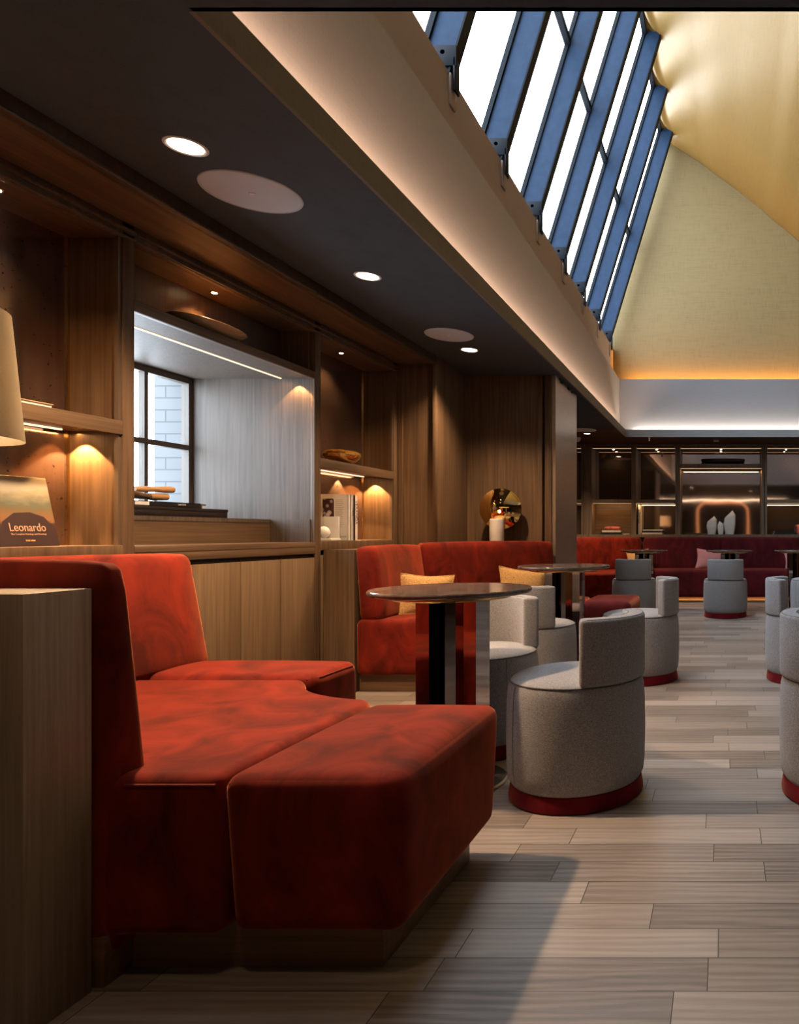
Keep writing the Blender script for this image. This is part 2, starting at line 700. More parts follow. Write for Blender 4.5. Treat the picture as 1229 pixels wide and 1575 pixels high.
def dup(root, loc, rotz, label, group=None):
    r = root.copy()
    C.objects.link(r)
    r.location = loc
    r.rotation_euler = (0, 0, rotz)
    r['label'] = label
    if group:
        r['group'] = group
    for ch in list(root.children):
        c = ch.copy()
        C.objects.link(c)
        c.parent = r
        for g in ch.children:
            d = g.copy()
            C.objects.link(d)
            d.parent = c
    return r


def text(name, body, size, loc, rot, mat, parent, depth=.0004, sx=1.0, align='CENTER'):
    cu = bpy.data.curves.new(name, 'FONT')
    cu.body = body
    cu.size = size
    cu.extrude = depth
    cu.align_x = align
    cu.align_y = 'CENTER'
    o = bpy.data.objects.new(name + '_tmp', cu)
    C.objects.link(o)
    bpy.context.view_layer.update()
    me = bpy.data.meshes.new_from_object(o.evaluated_get(bpy.context.evaluated_depsgraph_get()))
    bpy.data.objects.remove(o)
    me.materials.clear()
    me.materials.append(mat)
    t = bpy.data.objects.new(name, me)
    C.objects.link(t)
    t.location = loc
    t.rotation_euler = rot
    t.scale = (sx, 1, 1)
    put(t, parent)
    return t


# ================================================================== THE SETTING
ZC = 2.363
XL = -1.384     # edge of the void on the window side
XW = -2.5       # face of the joinery
YB = 10.45      # face of the far cabinet

bm = bmesh.new()
box(bm, -3.4, 3.5, -4.2, 11.2, -.06, 0)
struct('floor', bm, M['floor'])

# low ceiling round the void (three sides), the far strip is browner
bm = bmesh.new()
box(bm, -3.4, XL, -4.2, 9.0, ZC, ZC + .035)
box(bm, XL, 2.3, -4.2, 1.784, ZC, ZC + .035)
box(bm, 2.3, 3.5, -4.2, 9.67, ZC, ZC + .035)
struct('ceiling', bm, M['ceiling'])
bm = bmesh.new()
box(bm, -3.4, XL, 9.0, 11.2, ZC, ZC + .035)
box(bm, XL, 3.5, 9.67, 11.2, ZC, ZC + .035)
struct('ceiling', bm, M['ceiling_far'])

# cove lips
SB('trim_1', XL - .012, XL + .003, 1.784, 9.67, ZC - .001, ZC + .104, M['lip'])
SB('trim_2', XL - .012, 2.3, 9.667, 9.684, ZC - .001, ZC + .104, M['lip_grey'])
SB('trim_3', 2.3, 2.314, 1.784, 9.67, ZC, ZC + .104, M['lip'])
SB('trim_4', XL, 2.3, 1.770, 1.784, ZC, ZC + .104, M['lip_grey'])
# upright fascias of the void
SB('wall_fascia_left', -1.524, -1.484, 1.70, 9.84, ZC + .035, 3.212, M['fascia'])
SB('wall_fascia_back', -1.484, 2.4, 9.80, 9.84, ZC + .035, 3.212, M['fascia_back'])
SB('wall_fascia_right', 2.40, 2.44, 1.70, 9.84, ZC + .035, 3.212, M['fascia'])
SB('wall_fascia_front', -1.484, 2.4, 1.66, 1.70, ZC + .035, 3.3, M['fascia_back'])
# wall under the skylight
SB('wall_sill', -1.80, -1.60, 1.55, 9.95, ZC + .035, 3.69, M['sill'])

# end wall of the vault and the vault itself
prof = [(-.70, 6.68), (-.60, 6.60), (-.45, 6.50), (-.28, 6.385), (-.095, 6.24), (.17, 6.05), (.436, 5.84), (.60, 5.71), (.75, 5.57), (.93, 5.43), (1.11, 5.27),
        (1.4, 4.98), (1.7, 4.62), (1.95, 4.26), (2.15, 3.9), (2.32, 3.5), (2.42, 3.1)]
BEAM_Y = [9.60 - .935 * k for k in range(9)]


def vault_mesh():
    t = bmesh.new()
    ys = []
    y = 1.56
    while y < 9.97:
        ys.append(y)
        y += .0467
    ys.append(9.96)
    # resample profile
    pr = []
    for (a, b) in zip(prof, prof[1:]):
        for k in range(5):
            q = k / 5
            pr.append((a[0] + (b[0] - a[0]) * q, a[1] + (b[1] - a[1]) * q))
    pr.append(prof[-1])
    rows = []
    for yy in ys:
        row = []
        for i, (px, pz) in enumerate(pr):
            u = math.hypot(px - pr[0][0], pz - pr[0][1])
            ph = abs(math.sin(PI * (yy - BEAM_Y[0]) / .935)) ** .45
            fall = math.exp(-u / .22)
            d = (.24 * ph) * fall - .03 * fall
            row.append(t.verts.new((px - d * .80, yy, pz + d * (.42 if i > 2 else .14 * i))))
        rows.append(row)
    for a, b in zip(rows, rows[1:]):
        for i in range(len(pr) - 1):
            t.faces.new((a[i], a[i + 1], b[i + 1], b[i]))
    bmesh.ops.recalc_face_normals(t, faces=t.faces)
    return t


vo = obj('ceiling_vault', vault_mesh(), M['vault'], None, True, 80)
so = vo.modifiers.new('thickness', 'SOLIDIFY')
so.thickness = .03
so.offset = 1
struct('ceiling_vault', vo)


def end_wall(y0, y1, z0, name, mat):
    t = bmesh.new()
    pts = [(-1.80, z0), (-1.78, 3.69), (-.90, 6.62), (-.74, 6.72)] + [(x, z + .03) for x, z in prof[1:]] + [(2.44, z0)]
    a = [t.verts.new((x, y0, z)) for x, z in pts]
    b = [t.verts.new((x, y1, z)) for x, z in pts]
    t.faces.new(a)
    t.faces.new(list(reversed(b)))
    n = len(pts)
    for i in range(n):
        j = (i + 1) % n
        t.faces.new((a[i], b[i], b[j], a[j]))
    bmesh.ops.recalc_face_normals(t, faces=t.faces)
    struct(name, obj(name, t, mat, None, False))


end_wall(9.95, 10.05, 2.40, 'wall_back_gable', M['gold_wall'])
end_wall(1.50, 1.60, 2.40, 'wall_front_gable', M['gold_wall'])

SB('trim_14', -.905, -.66, 1.56, 9.95, 6.70, 6.74, M['vault'])
# ---- the skylight
sky = bpy.data.objects.new('window_2', None)
C.objects.link(sky)
sky['kind'] = 'structure'
P0, P1 = Vector((-1.60, 0, 3.69)), Vector((-.70, 0, 6.68))
dirv = (P1 - P0).normalized()
outv = Vector((-1, 0, 0))
DEP = .17
for k, y in enumerate(BEAM_Y):
    def quad(w0, w1, d0, d1, s0=-.03, s1=1.0, bmx=None):
        L = (P1 - P0).length
        t = bmesh.new()
        vs = []
        for yy in (y + w0, y + w1):
            for s, d in ((s0, d0), (s0, d1), (s1, d1), (s1, d0)):
                p = P0 + (P1 - P0) * s + outv * d
                vs.append(t.verts.new((p.x, yy, p.z)))
        t.faces.new(vs[:4]); t.faces.new(list(reversed(vs[4:])))
        for i in range(4):
            j = (i + 1) % 4
            t.faces.new((vs[i], vs[j], vs[4 + j], vs[4 + i]))
        bmesh.ops.recalc_face_normals(t, faces=t.faces)
        return t
    ra = obj('rafter', quad(0, .065, .008, DEP), M['beam'], sky, False)
    obj('rafter_shade_edge', quad(-.012, .077, -.006, .006), M['beam_dark'], ra, False)  # near-black sheet: shade of the backlit inner edge put into colour
    obj('glazing_bar', quad(-.018, .083, DEP, DEP + .035), M['beam_dark'], ra, False)
    # bracket, bolt and footing
    if y > 3.5:
        p = P0 + (P1 - P0) * .02
        bm = bmesh.new()
        box(bm, p.x - .11, p.x + .03, y - .02, y - .008, p.z - .03, p.z + .09, .002)
        box(bm, p.x + .012, p.x + .024, y - .02, y + .05, p.z - .17, p.z + .02, .002)
        br = obj('bracket', bm, M['beam_dark'], ra)
        bm = bmesh.new()
        lathe(bm, [(0, -.012), (.014, -.012), (.014, 0), (0, 0)], 12, Matrix.Translation((p.x - .05, y - .02, p.z + .05)) @ Matrix.Rotation(PI / 2, 4, 'X'))
        obj('bolt', bm, M['black'], br)
        bm = bmesh.new()
        box(bm, -1.605, -1.585, y - .012, y + .077, 3.50, 3.69, .008)
        obj('footing', bm, M['sill'], ra)
# purlins and panes
gx = DEP + .018
for s in (.511, 1.0, 0.0):
    p = P0 + (P1 - P0) * s + outv * gx
    bm = bmesh.new()
    box(bm, p.x - .03, p.x + .02, 1.56, 9.95, p.z - .035, p.z + .035)
    obj('purlin', bm, M['beam_dark'], sky)
edges = [9.95] + BEAM_Y + [1.56]
for y0, y1 in zip(edges[1:], edges[:-1]):
    for s0, s1 in ((0, .511), (.511, 1.0)):
        t = bmesh.new()
        a = P0 + (P1 - P0) * s0 + outv * (gx + .01)
        b = P0 + (P1 - P0) * s1 + outv * (gx + .01)
        vs = []
        for off in (0, -.008):
            vs.append([t.verts.new((q.x + off, yy, q.z)) for q, yy in ((a, y0), (b, y0), (b, y1), (a, y1))])
        t.faces.new(vs[0]); t.faces.new(list(reversed(vs[1])))
        for i in range(4):
            j = (i + 1) % 4
            t.faces.new((vs[0][i], vs[1][i], vs[1][j], vs[0][j]))
        bmesh.ops.recalc_face_normals(t, faces=t.faces)
        obj('glass_pane', t, M['glass'], sky, False)

# cove light strips (tape lying behind each lip)
for nm, lab, x0, x1, y0, y1, mat, z in (
        ('cove_light_strip', 'warm light strip hidden in the cove along the window side of the void', -1.455, -1.425, 1.8, 9.6, M['led_pale'], ZC + .037),
        ('cove_light_strip', 'pale light strip hidden in the cove above the far shelves', -1.3, 2.3, 9.725, 9.755, M['led_pale'], ZC + .037),
        ('cove_light_strip', 'amber light strip hidden at the foot of the golden end wall', -1.4, 2.3, 9.875, 9.905, M['led_warm'], 3.10)):
    bm = bmesh.new()
    box(bm, x0, x1, y0, y1, z, z + .006)
    o = obj(nm, bm, mat)
    tag(o, lab, 'light strip')
area('cove_light', (-1.44, 5.7, ZC + .06), (-.1, 0, 1), .03, 7.7, 75, (1, .70, .50))
area('cove_light', (.5, 9.74, ZC + .06), (0, .1, 1), 3.6, .03, 32, (1, .86, .68))
area('cove_light', (.45, 9.885, 3.12), (0, .25, 1), 3.7, .02, 50, (1, .40, .03))
area('cove_light', (2.36, 5.7, ZC + .06), (.1, 0, 1), .03, 7.7, 40, WARM2)

# walls
SB('wall_left', -3.0, -2.76, -4.2, 2.88, 0, ZC, M['wall'])
SB('wall_left', -3.4, -2.76, 4.21, 11.2, 0, ZC, M['wall'])
SB('wall_left', -3.4, -2.70, 2.88, 4.21, 1.99, ZC, M['oak_dark'])
SB('wall_left', -3.4, -2.785, 2.88, 4.21, 0, 1.06, M['wall'])
SB('wall_right', 3.4, 3.5, -4.2, 11.2, 0, ZC, M['oak'])
SB('wall_back', -3.4, 3.5, 10.9, 11.1, 0, ZC, M['oak_dark'])
# wood wall between the joinery and the pillar, then the pillar block
SB('wall_left_panel', -2.76, -2.205, 5.25, 6.9, 0, ZC, M['oak'])
bm = bmesh.new()
box(bm, -2.205, -1.60, 5.89, 6.74, 0, ZC)
struct('wall_partition', bm, M['oak'])
SB('wall_partition_strip', -1.597, -1.555, 5.875, 6.7, 0, ZC, M['oak'], .006)
SB('wall_partition_strip', -1.535, -1.475, 5.875, 6.7, 0, ZC, M['oak'], .006)
SB('wall_partition_core', -1.6, -1.475, 5.92, 6.70, 0, ZC, M['oak_dark'])
SB('wall_pillar', -1.475, -1.444, 5.89, 6.74, 0, ZC - .002, M['bronze'])
# panel mouldings by the shelves
SB('trim_5', -2.5, -2.46, 5.235, 5.25, .9, 2.30, M['oak'])
SB('trim_6', -2.225, -2.195, 5.225, 5.26, .9, 2.30, M['oak'], .006)
# cornice and soffit over the joinery
bm = bmesh.new()
box(bm, -2.235, -2.21, -4, 5.25, 2.30, ZC)
box(bm, -2.245, -2.20, -4, 5.25, 2.295, 2.31, .004)
struct('trim_7', bm, M['oak_dark'])
SB('trim_8', -2.5, -2.235, -4, 5.25, 2.30, 2.325, M['oak_y'])

# wall behind the camera: an arched doorway framed in lit copper (seen in the far mirrors)
SB('wall_near', -3.4, 3.5, -4.3, -4.2, 0, ZC, M['wall'])
bm = bmesh.new()


def arch_pts(w, h, r, n=8):
    pts = [(-w / 2, 0)]
    for k in range(n + 1):
        a = PI - k * PI / 2 / n
        pts.append((-w / 2 + r + r * math.cos(a), h - r + r * math.sin(a)))
    for k in range(n + 1):
        a = PI / 2 - k * PI / 2 / n
        pts.append((w / 2 - r + r * math.cos(a), h - r + r * math.sin(a)))
    pts.append((w / 2, 0))
    return pts


tube(bm, [(x, -4.17, z) for x, z in arch_pts(1.9, 2.15, .35)], .05, 8)
o = obj('trim_9', bm, M['led_copper'])
o['kind'] = 'structure'
bm = bmesh.new()
box(bm, -2.4, 2.4, -4.19, -4.15, 2.22, 2.25)
o = obj('cove_light_strip', bm, M['led_pale'])
tag(o, 'straight light strip high on the wall behind the viewer', 'light strip')
SB('door_1', -.9, .9, -4.2, -4.16, 0, 2.1, M['oak_dark'])

# low wood partition at the very front, closing off the near sofa
SB('wall_low_partition', -2.9, -1.376, 1.342, 1.489, 0, .88, M['oak_end'], .002)

# ---- side window
win = bpy.data.objects.new('window_1', None)
C.objects.link(win)
win.location = (-3.26, 3.54, 1.084)
win['kind'] = 'structure'
bm = bmesh.new()
box(bm, -3.30, -3.255, 2.90, 2.94, 1.084, 1.945)
box(bm, -3.30, -3.255, 4.16, 4.19, 1.084, 1.945)
box(bm, -3.30, -3.255, 2.94, 4.16, 1.084, 1.12)
box(bm, -3.30, -3.255, 2.94, 4.16, 1.91, 1.945)
obj('window_frame', bm, M['window_frame'], win)
for y in (3.22, 3.54, 3.86):
    B('mullion', -3.295, -3.26, y - .013, y + .013, 1.10, 1.93, M['window_frame'], win)
B('glazing_bar', -3.295, -3.258, 2.94, 4.16, 1.505, 1.535, M['window_frame'], win)
for (y0, y1) in ((2.94, 3.207), (3.233, 3.527), (3.553, 3.847), (3.873, 4.16)):
    for (z0, z1) in ((1.12, 1.505), (1.535, 1.91)):
        B('glass_pane', -3.282, -3.276, y0, y1, z0, z1, M['glass'], win)
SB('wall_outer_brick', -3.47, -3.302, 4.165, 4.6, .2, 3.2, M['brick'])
# reveals of the window bay
SB('trim_10', -3.30, -2.53, 4.19, 4.21, 1.084, 1.965, M['oak_daylit'])
SB('trim_10', -2.775, -2.53, 4.18, 4.20, .945, 1.084, M['oak_daylit'])
SB('trim_11', -3.30, -2.53, 2.88, 2.90, 1.084, 1.965, M['oak_daylit'])

# ================================================================== LEFT JOINERY
def cab_doors(root, ys, z0, z1, mat, x=XW):
    for y0, y1 in ys:
        d = B('door', x - .02, x - .004, y0 + .0025, y1 - .0025, z0, z1, mat, root, .001)
        B('shadow_gap', x - .024, x - .012, y0 + .004, y1 - .004, z1, z1 + .012, M['black'], d)  # black strip stands for the shade in the gap above each door


def shelf_bay(y0, y1, label, spots):
    """open shelving over cupboards, seen from the room side: x is its depth"""
    root = thing('shelving_unit', label, 'shelving', (XW, (y0 + y1) / 2, 0))
    P = .055
    bm = bmesh.new()
    for a in (y0, y1 - P):
        box(bm, -2.53, XW, a, a + P, .06, 2.2325, .002)
    box(bm, -2.53, XW, y0 + P, y1 - P, 2.2325, 2.30, .002)
    box(bm, -2.52, XW + .012, y0, y1, 2.262, 2.278, .003)
    box(bm, -2.52, XW + .012, y0, y1, 2.236, 2.244, .003)
    box(bm, -2.53, XW, y0 + P, y1 - P, .892, .95, .002)
    obj('face_frame', bm, M['oak'], root)
    # thin inner trims round both openings
    for (z0, z1) in ((.95, 1.41), (1.467, 2.2325)):
        B('bead', -2.525, -2.508, y0 + P, y0 + P + .014, z0, z1, M['frame'], root)
        B('bead', -2.525, -2.508, y1 - P - .014, y1 - P, z0, z1, M['frame'], root)
    bm = bmesh.new()
    box(bm, -2.72, XW - .002, y0 + .01, y1 - .01, 1.425, 1.467, .002)
    box(bm, -2.52, XW, y0 + P, y1 - P, 1.41, 1.467, .002)
    obj('shelf', bm, M['oak_y'], root)
    bm = bmesh.new()
    box(bm, -2.72, -2.53, y0 + .01, y1 - .01, .935, .95)
    obj('shelf', bm, M['oak_y'], root)
    for (z0, z1) in ((.95, 1.425), (1.467, 2.24)):
        B('side_panel', -2.735, -2.53, y1 - .05, y1 - .03, z0, z1, M['oak'], root)
        B('side_panel', -2.735, -2.53, y0 + .03, y0 + .05, z0, z1, M['oak'], root)
        B('back_mirror', -2.745, -2.735, y0 + .02, y1 - .02, z0, z1, M['mirror'], root)
        B('corner_bead', -2.735, -2.727, y1 - .058, y1 - .05, z0, z1, M['brass'], root)
    B('top_panel', -2.74, -2.53, y0 + .02, y1 - .02, 2.2325, 2.26, M['oak_y'], root)
    B('carcass', -2.74, -2.53, y0 + .01, y1 - .01, .06, .93, M['oak_dark'], root)
    n = max(1, round((y1 - y0 - 2 * P) / .33))
    w = (y1 - y0 - 2 * P) / n
    cab_doors(root, [(y0 + P + k * w, y0 + P + (k + 1) * w) for k in range(n)], .10, .862, M['oak_door'])
    B('kickboard', -2.56, -2.54, y0, y1, 0, .06, M['oak_dark'], root)
    B('light_channel', -2.70, -2.69, y0 + .06, y1 - .12, 1.419, 1.425, M['led_thin'], root)
    return root


u1 = shelf_bay(1.50, 2.90, 'oak shelving beside the white lamp shade, holding the landscape-covered art book', None)
u3 = shelf_bay(4.187, 5.24, 'oak shelving with the amber glass bowl, by the corner sofa', None)

# the window bay unit
wb = thing('window_cabinet', 'oak window cabinet with a glowing lintel, deep sill and four flat doors', 'cabinet', (XW, 3.54, 0))
bm = bmesh.new()
box(bm, -2.53, XW, 2.90, 4.187, 2.2325, 2.30, .002)
box(bm, -2.52, XW + .012, 2.90, 4.187, 2.262, 2.278, .003)
box(bm, -2.52, XW + .012, 2.90, 4.187, 2.236, 2.244, .003)
obj('header', bm, M['oak'], wb)
bm = bmesh.new()
box(bm, -2.53, XW, 2.90, 4.187, 1.945, 1.99, .002)
box(bm, -2.72, -2.53, 2.90, 4.187, 1.965, 1.99)
obj('lintel', bm, M['oak_y'], wb)
B('recess_soffit', -3.30, -2.53, 2.90, 4.187, 1.947, 1.965, M['oak_daylit'], wb)
B('light_channel', -2.706, -2.696, 2.92, 4.17, 1.943, 1.947, M['led_thin'], wb)
B('top_panel', -2.74, -2.53, 2.90, 4.187, 2.2325, 2.26, M['oak_y'], wb)
B('back_mirror', -2.728, -2.718, 2.90, 4.187, 1.99, 2.2325, M['mirror'], wb)
B('side_panel', -2.718, -2.53, 4.165, 4.187, 1.99, 2.2325, M['oak'], wb)
B('side_panel', -2.718, -2.53, 2.90, 2.92, 1.99, 2.2325, M['oak'], wb)
B('corner_bead', -2.718, -2.711, 4.157, 4.165, 1.99, 2.2325, M['brass'], wb)
B('ledge', -2.775, XW + .002, 2.90, 4.187, .915, .945, M['oak_y'], wb, .002)
B('apron', -2.53, XW, 2.90, 4.187, .874, .917, M['oak_y'], wb, .002)
B('sill_riser', -2.785, -2.773, 2.90, 4.187, .945, 1.084, M['oak_y'], wb)
B('sill', -3.27, -2.77, 2.90, 4.187, 1.062, 1.084, M['oak_daylit'], wb)
B('corner_bead', -2.51, -2.50, 4.177, 4.187, .945, 1.945, M['frame'], wb)
B('carcass', -2.74, -2.53, 2.90, 4.187, .06, .915, M['oak_dark'], wb)
cab_doors(wb, [(2.905 + .3205 * k, 2.905 + .3205 * (k + 1)) for k in range(4)], .10, .850, M['oak_door'])
B('kickboard', -2.56, -2.54, 2.90, 4.187, 0, .06, M['oak_dark'], wb)

# boxed ledge behind the second sofa
bm = bmesh.new()
prism(bm, [(-2.497, 4.27), (-2.305, 4.27), (-2.305, 4.82), (-1.50, 5.87), (-2.20, 5.87), (-2.20, 5.22), (-2.497, 5.22)], 0, .895)
o = obj('ledge_box', bm, M['oak'])
tag(o, 'oak boxed ledge running behind the rust corner sofa under the round lamp', 'ledge')


# shelf spotlights
def shelf_spot(x, y, z, label, watts=5, ang=110, aim=(0, 0, -1), col=WARM, r=.012):
    t = thing('shelf_spotlight', label, 'spotlight', (x, y, z), 'small spotlights in the shelving')
    bm = bmesh.new()
    lathe(bm, [(.010, -.002), (.019, -.003), (.021, 0), (.021, .004)], 20, Matrix.Translation((x, y, z)))
    obj('bezel', bm, M['brass'], t)
    bm = bmesh.new()
    lathe(bm, [(0, -.0035), (r, -.0035), (r, 0), (0, 0)], 16, Matrix.Translation((x, y, z)))
    obj('lens', bm, M['spark'], t)
    spot('spot_beam', (x, y, z - .012), aim, watts, col, ang, .7, .012, t)


def grazer(y, x, z, watts, ang=95, aim=(0, 0, -1)):
    spot('shelf_glow', (x, y, z), aim, watts, WARM, ang, .25, .004)


shelf_spot(-2.606, 3.498, 2.2325, 'tiny lit spotlight above the shallow wooden bowl', 17)
shelf_spot(-2.612, 4.67, 2.2325, 'tiny lit spotlight above the amber glass bowl', 16)
shelf_spot(-2.606, 2.45, 2.2325, 'tiny lit spotlight at the top of the shelving beside the white lamp shade', 13)
for (yy, xx, ww) in ((2.81, -2.66, 30), (2.45, -2.70, 26)):
    grazer(yy, xx, 1.405, ww)
for (yy, xx, ww) in ((5.145, -2.64, 28), (4.85, -2.70, 24)):
    grazer(yy, xx, 1.405, ww)
grazer(4.155, -2.60, 1.935, 9)
area('shelf_strip_glow', (-2.69, 2.3, 1.415), (0, 0, -1), .012, 1.1, 1.6, WARM)
area('shelf_strip_glow', (-2.69, 4.7, 1.415), (0, 0, -1), .012, .8, 1.3, WARM)
area('shelf_strip_glow', (-2.70, 3.54, 1.94), (0, 0, -1), .012, 1.2, 2.0, WARM)

# ================================================================== CEILING FITTINGS
def downlight(x, y, label, watts, r=.062, lamp=True):
    t = thing('ceiling_light', label, 'ceiling light', (x, y, ZC), 'recessed downlights')
    bm = bmesh.new()
    lathe(bm, [(r - .010, -.001), (r - .003, -.004), (r + .004, -.002), (r + .004, 0)], 40, Matrix.Translation((x, y, ZC)))
    obj('trim_ring', bm, M['white'], t)
    bm = bmesh.new()
    lathe(bm, [(0, -.0015), (r - .008, -.0015), (r - .008, 0), (0, 0)], 40, Matrix.Translation((x, y, ZC)))
    obj('diffuser', bm, M['lamp'], t)
    if watts:
        spot('downlight_beam', (x, y, ZC - .02), (0, 0, -1), watts, (1, .66, .38), 118, .8, .05, t)


def speaker(x, y, r, label):
    t = thing('ceiling_speaker', label, 'speaker', (x, y, ZC), 'round ceiling speakers')
    bm = bmesh.new()
    lathe(bm, [(0, -.004), (r - .01, -.004), (r - .006, -.003)], 56, Matrix.Translation((x, y, ZC)))
    obj('grille', bm, M['grille'], t)
    bm = bmesh.new()
    lathe(bm, [(r - .006, -.003), (r - .003, -.006), (r + .002, -.004), (r + .004, 0)], 56, Matrix.Translation((x, y, ZC)))
    obj('rim', bm, M['grille'], t)
    bm = bmesh.new()
    box(bm, x - .012, x + .012, y - .006, y + .006, ZC - .007, ZC - .004, .001)
    obj('badge', bm, M['white'], t)


downlight(-1.892, 2.405, 'round lit downlight nearest the viewer in the dark ceiling', 300)
downlight(-1.884, 3.62, 'round lit downlight between the two grey ceiling speakers', 150)
downlight(-1.885, 5.075, 'round lit downlight beyond the smaller speaker, before the wood partition', 150)
downlight(-1.86, 9.35, 'small lit downlight beyond the bronze pillar', 170, .05)
speaker(-1.883, 2.731, .172, 'large round grey speaker grille in the near part of the dark ceiling')
speaker(-1.881, 4.692, .155, 'round grey speaker grille between the second and third downlights')
speaker(-1.85, 9.02, .17, 'pale round speaker grille beyond the bronze pillar')
downlight(-.95, .95, 'added unseen downlight above the front edge of the near sofa, brightening the floor there', 14)  # unseen lamp, added to lift the dark floor and sofa front
downlight(.9, -.6, 'added unseen downlight above the viewer, brightening the partition and sofa sides', 22)  # another added lamp, lifting the partition and sofa sides
bm = bmesh.new()
lathe(bm, [(0, -.05), (.012, -.05), (.014, -.04), (.008, -.03), (.02, 0), (0, 0)], 14, Matrix.Translation((-1.05, 9.73, ZC)))
tag(obj('sprinkler_head', bm, M['white']), 'small white sprinkler head under the far ceiling edge', 'sprinkler')
bm = bmesh.new()
box(bm, -.14, -.06, 9.98, 10.06, ZC - .02, ZC, .006)
tag(obj('smoke_detector', bm, M['white']), 'small flat sensor on the ceiling before the wide mirror bay', 'sensor')
bm = bmesh.new()
lathe(bm, [(0, -.06), (.03, -.055), (.045, -.03), (.05, 0), (0, 0)], 20, Matrix.Translation((-2.08, 9.75, ZC)))
tag(obj('dome_camera', bm, M['white']), 'white dome fitting on the ceiling just beyond the bronze pillar', 'camera')
# narrow track above the pillar
bm = bmesh.new()
box(bm, -1.440, -1.425, 6.0, 6.65, ZC - .012, ZC)
for yy in (6.08, 6.35, 6.5):
    lathe(bm, [(0, -.03), (.012, -.03), (.012, 0), (0, 0)], 10, Matrix.Translation((-1.432, yy, ZC)))
tag(obj('ceiling_track', bm, M['black']), 'thin dark ceiling track along the top of the bronze pillar', 'track')


# ================================================================== SEATING
def arc(cx, cy, r, a0, a1, n=10):
    return [(cx + r * math.cos(math.radians(a0 + (a1 - a0) * k / n)), cy + r * math.sin(math.radians(a0 + (a1 - a0) * k / n))) for k in range(n + 1)]


def uph(name, pts, z0, z1, root, mat, r=.035):
    bm = bmesh.new()
    prism(bm, pts, z0, z1, r, 4, 50)
    o = obj(name, bm, mat, root, True, 60)
    return o


def seam(root, pts, z, mat=None, r=.0035, closed=False):
    bm = bmesh.new()
    tube(bm, [(x, y, z) for x, y in pts], r, 6, closed)
    return obj('piping', bm, mat or M['piping'], root)


def lean_back(name, p0, p1, th, z0, z1, lean, root, mat, nrm, shrink=.25):
    """back cushion: foot of its front face runs p0>p1, thickness th away along nrm, leaning back"""
    t = bmesh.new()
    p0, p1, nv = Vector((*p0, 0)), Vector((*p1, 0)), Vector((*nrm, 0)).normalized()
    L = (p1 - p0).length
    softbox(t, 0, L, 0, th, z0, z1, .04, .008, .008, 0, 10)
    for v in t.verts:
        k = (v.co.z - z0) / (z1 - z0)
        v.co.y = v.co.y * (1 - shrink * k) + lean * k
    ex = (p1 - p0).normalized()
    Mx = Matrix((ex.to_4d(), nv.to_4d(), Vector((0, 0, 1, 0)), Vector((0, 0, 0, 1)))).transposed()
    Mx[0][3], Mx[1][3] = p0.x, p0.y
    for i in range(3):
        Mx[3][i] = 0
    Mx = Matrix(((ex.x, nv.x, 0, p0.x), (ex.y, nv.y, 0, p0.y), (0, 0, 1, 0), (0, 0, 0, 1)))
    t.transform(Mx)
    if Mx.determinant() < 0:
        bmesh.ops.reverse_faces(t, faces=t.faces)
    return obj(name, t, mat, root, True, 60)


SZ = .462
# ---- near sofa
sofa = thing('corner_sofa', 'large rust velvet sofa wrapping round the nearest table, against the low wood partition', 'sofa', (-1.5, 2.1, 0))
bm = bmesh.new()
softbox(bm, -1.115, -.705, 1.505, 2.165, .098, SZ, .038, .016, .010, .06, 22)
se = obj('seat', bm, M['velvet'], sofa, True, 60)
seam(se, [(-1.098, 1.520), (-.74, 1.520)] + arc(-.745, 1.545, .026, -90, 0, 4) + [(-.716, 2.12)], SZ - .020)
t1c = (-1.083, 2.733)
notch = arc(t1c[0], t1c[1], .50, 262, 209, 9)
ptsA = [(-1.335, 1.515), (-1.119, 1.515), (-1.119, 2.16)] + notch + [(-1.55, 2.538), (-2.34, 2.535), (-2.34, 1.50), (-1.40, 1.50)]
seA = uph('seat', ptsA, .098, SZ - .002, sofa, M['velvet'], .03)
seam(seA, [(-1.330, 1.516), (-1.125, 1.516)], SZ - .022)
bm = bmesh.new()
softbox(bm, -2.34, -1.53, 2.545, 2.87, .098, SZ + .006, .04, .012, .008, 0, 16)
seC = obj('seat', bm, M['velvet'], sofa, True, 60)
seam(seC, [(-1.56, 2.553), (-1.537, 2.60), (-1.537, 2.83)], SZ - .012)
# backs: along the partition, and along the shelves
bk = lean_back('backrest', (-2.30, 1.665), (-1.352, 1.665), .168, .05, .937, .118, sofa, M['velvet'], (0, -1), .72)
bm = bmesh.new()
lean_back('backrest', (-2.135, 2.865), (-2.135, 1.62), .14, SZ - .02, .915, .09, sofa, M['velvet'], (-1, 0))
bm.free()
bm = bmesh.new()
prism(bm, [(-1.36, 1.574), (-.783, 1.574), (-.775, 2.09), (-1.17, 2.09), (-1.55, 2.45), (-1.58, 2.8), (-2.34, 2.8), (-2.34, 1.5), (-1.36, 1.5)], 0, .11, .002)
obj('plinth', bm, M['oak_sofa'], sofa)

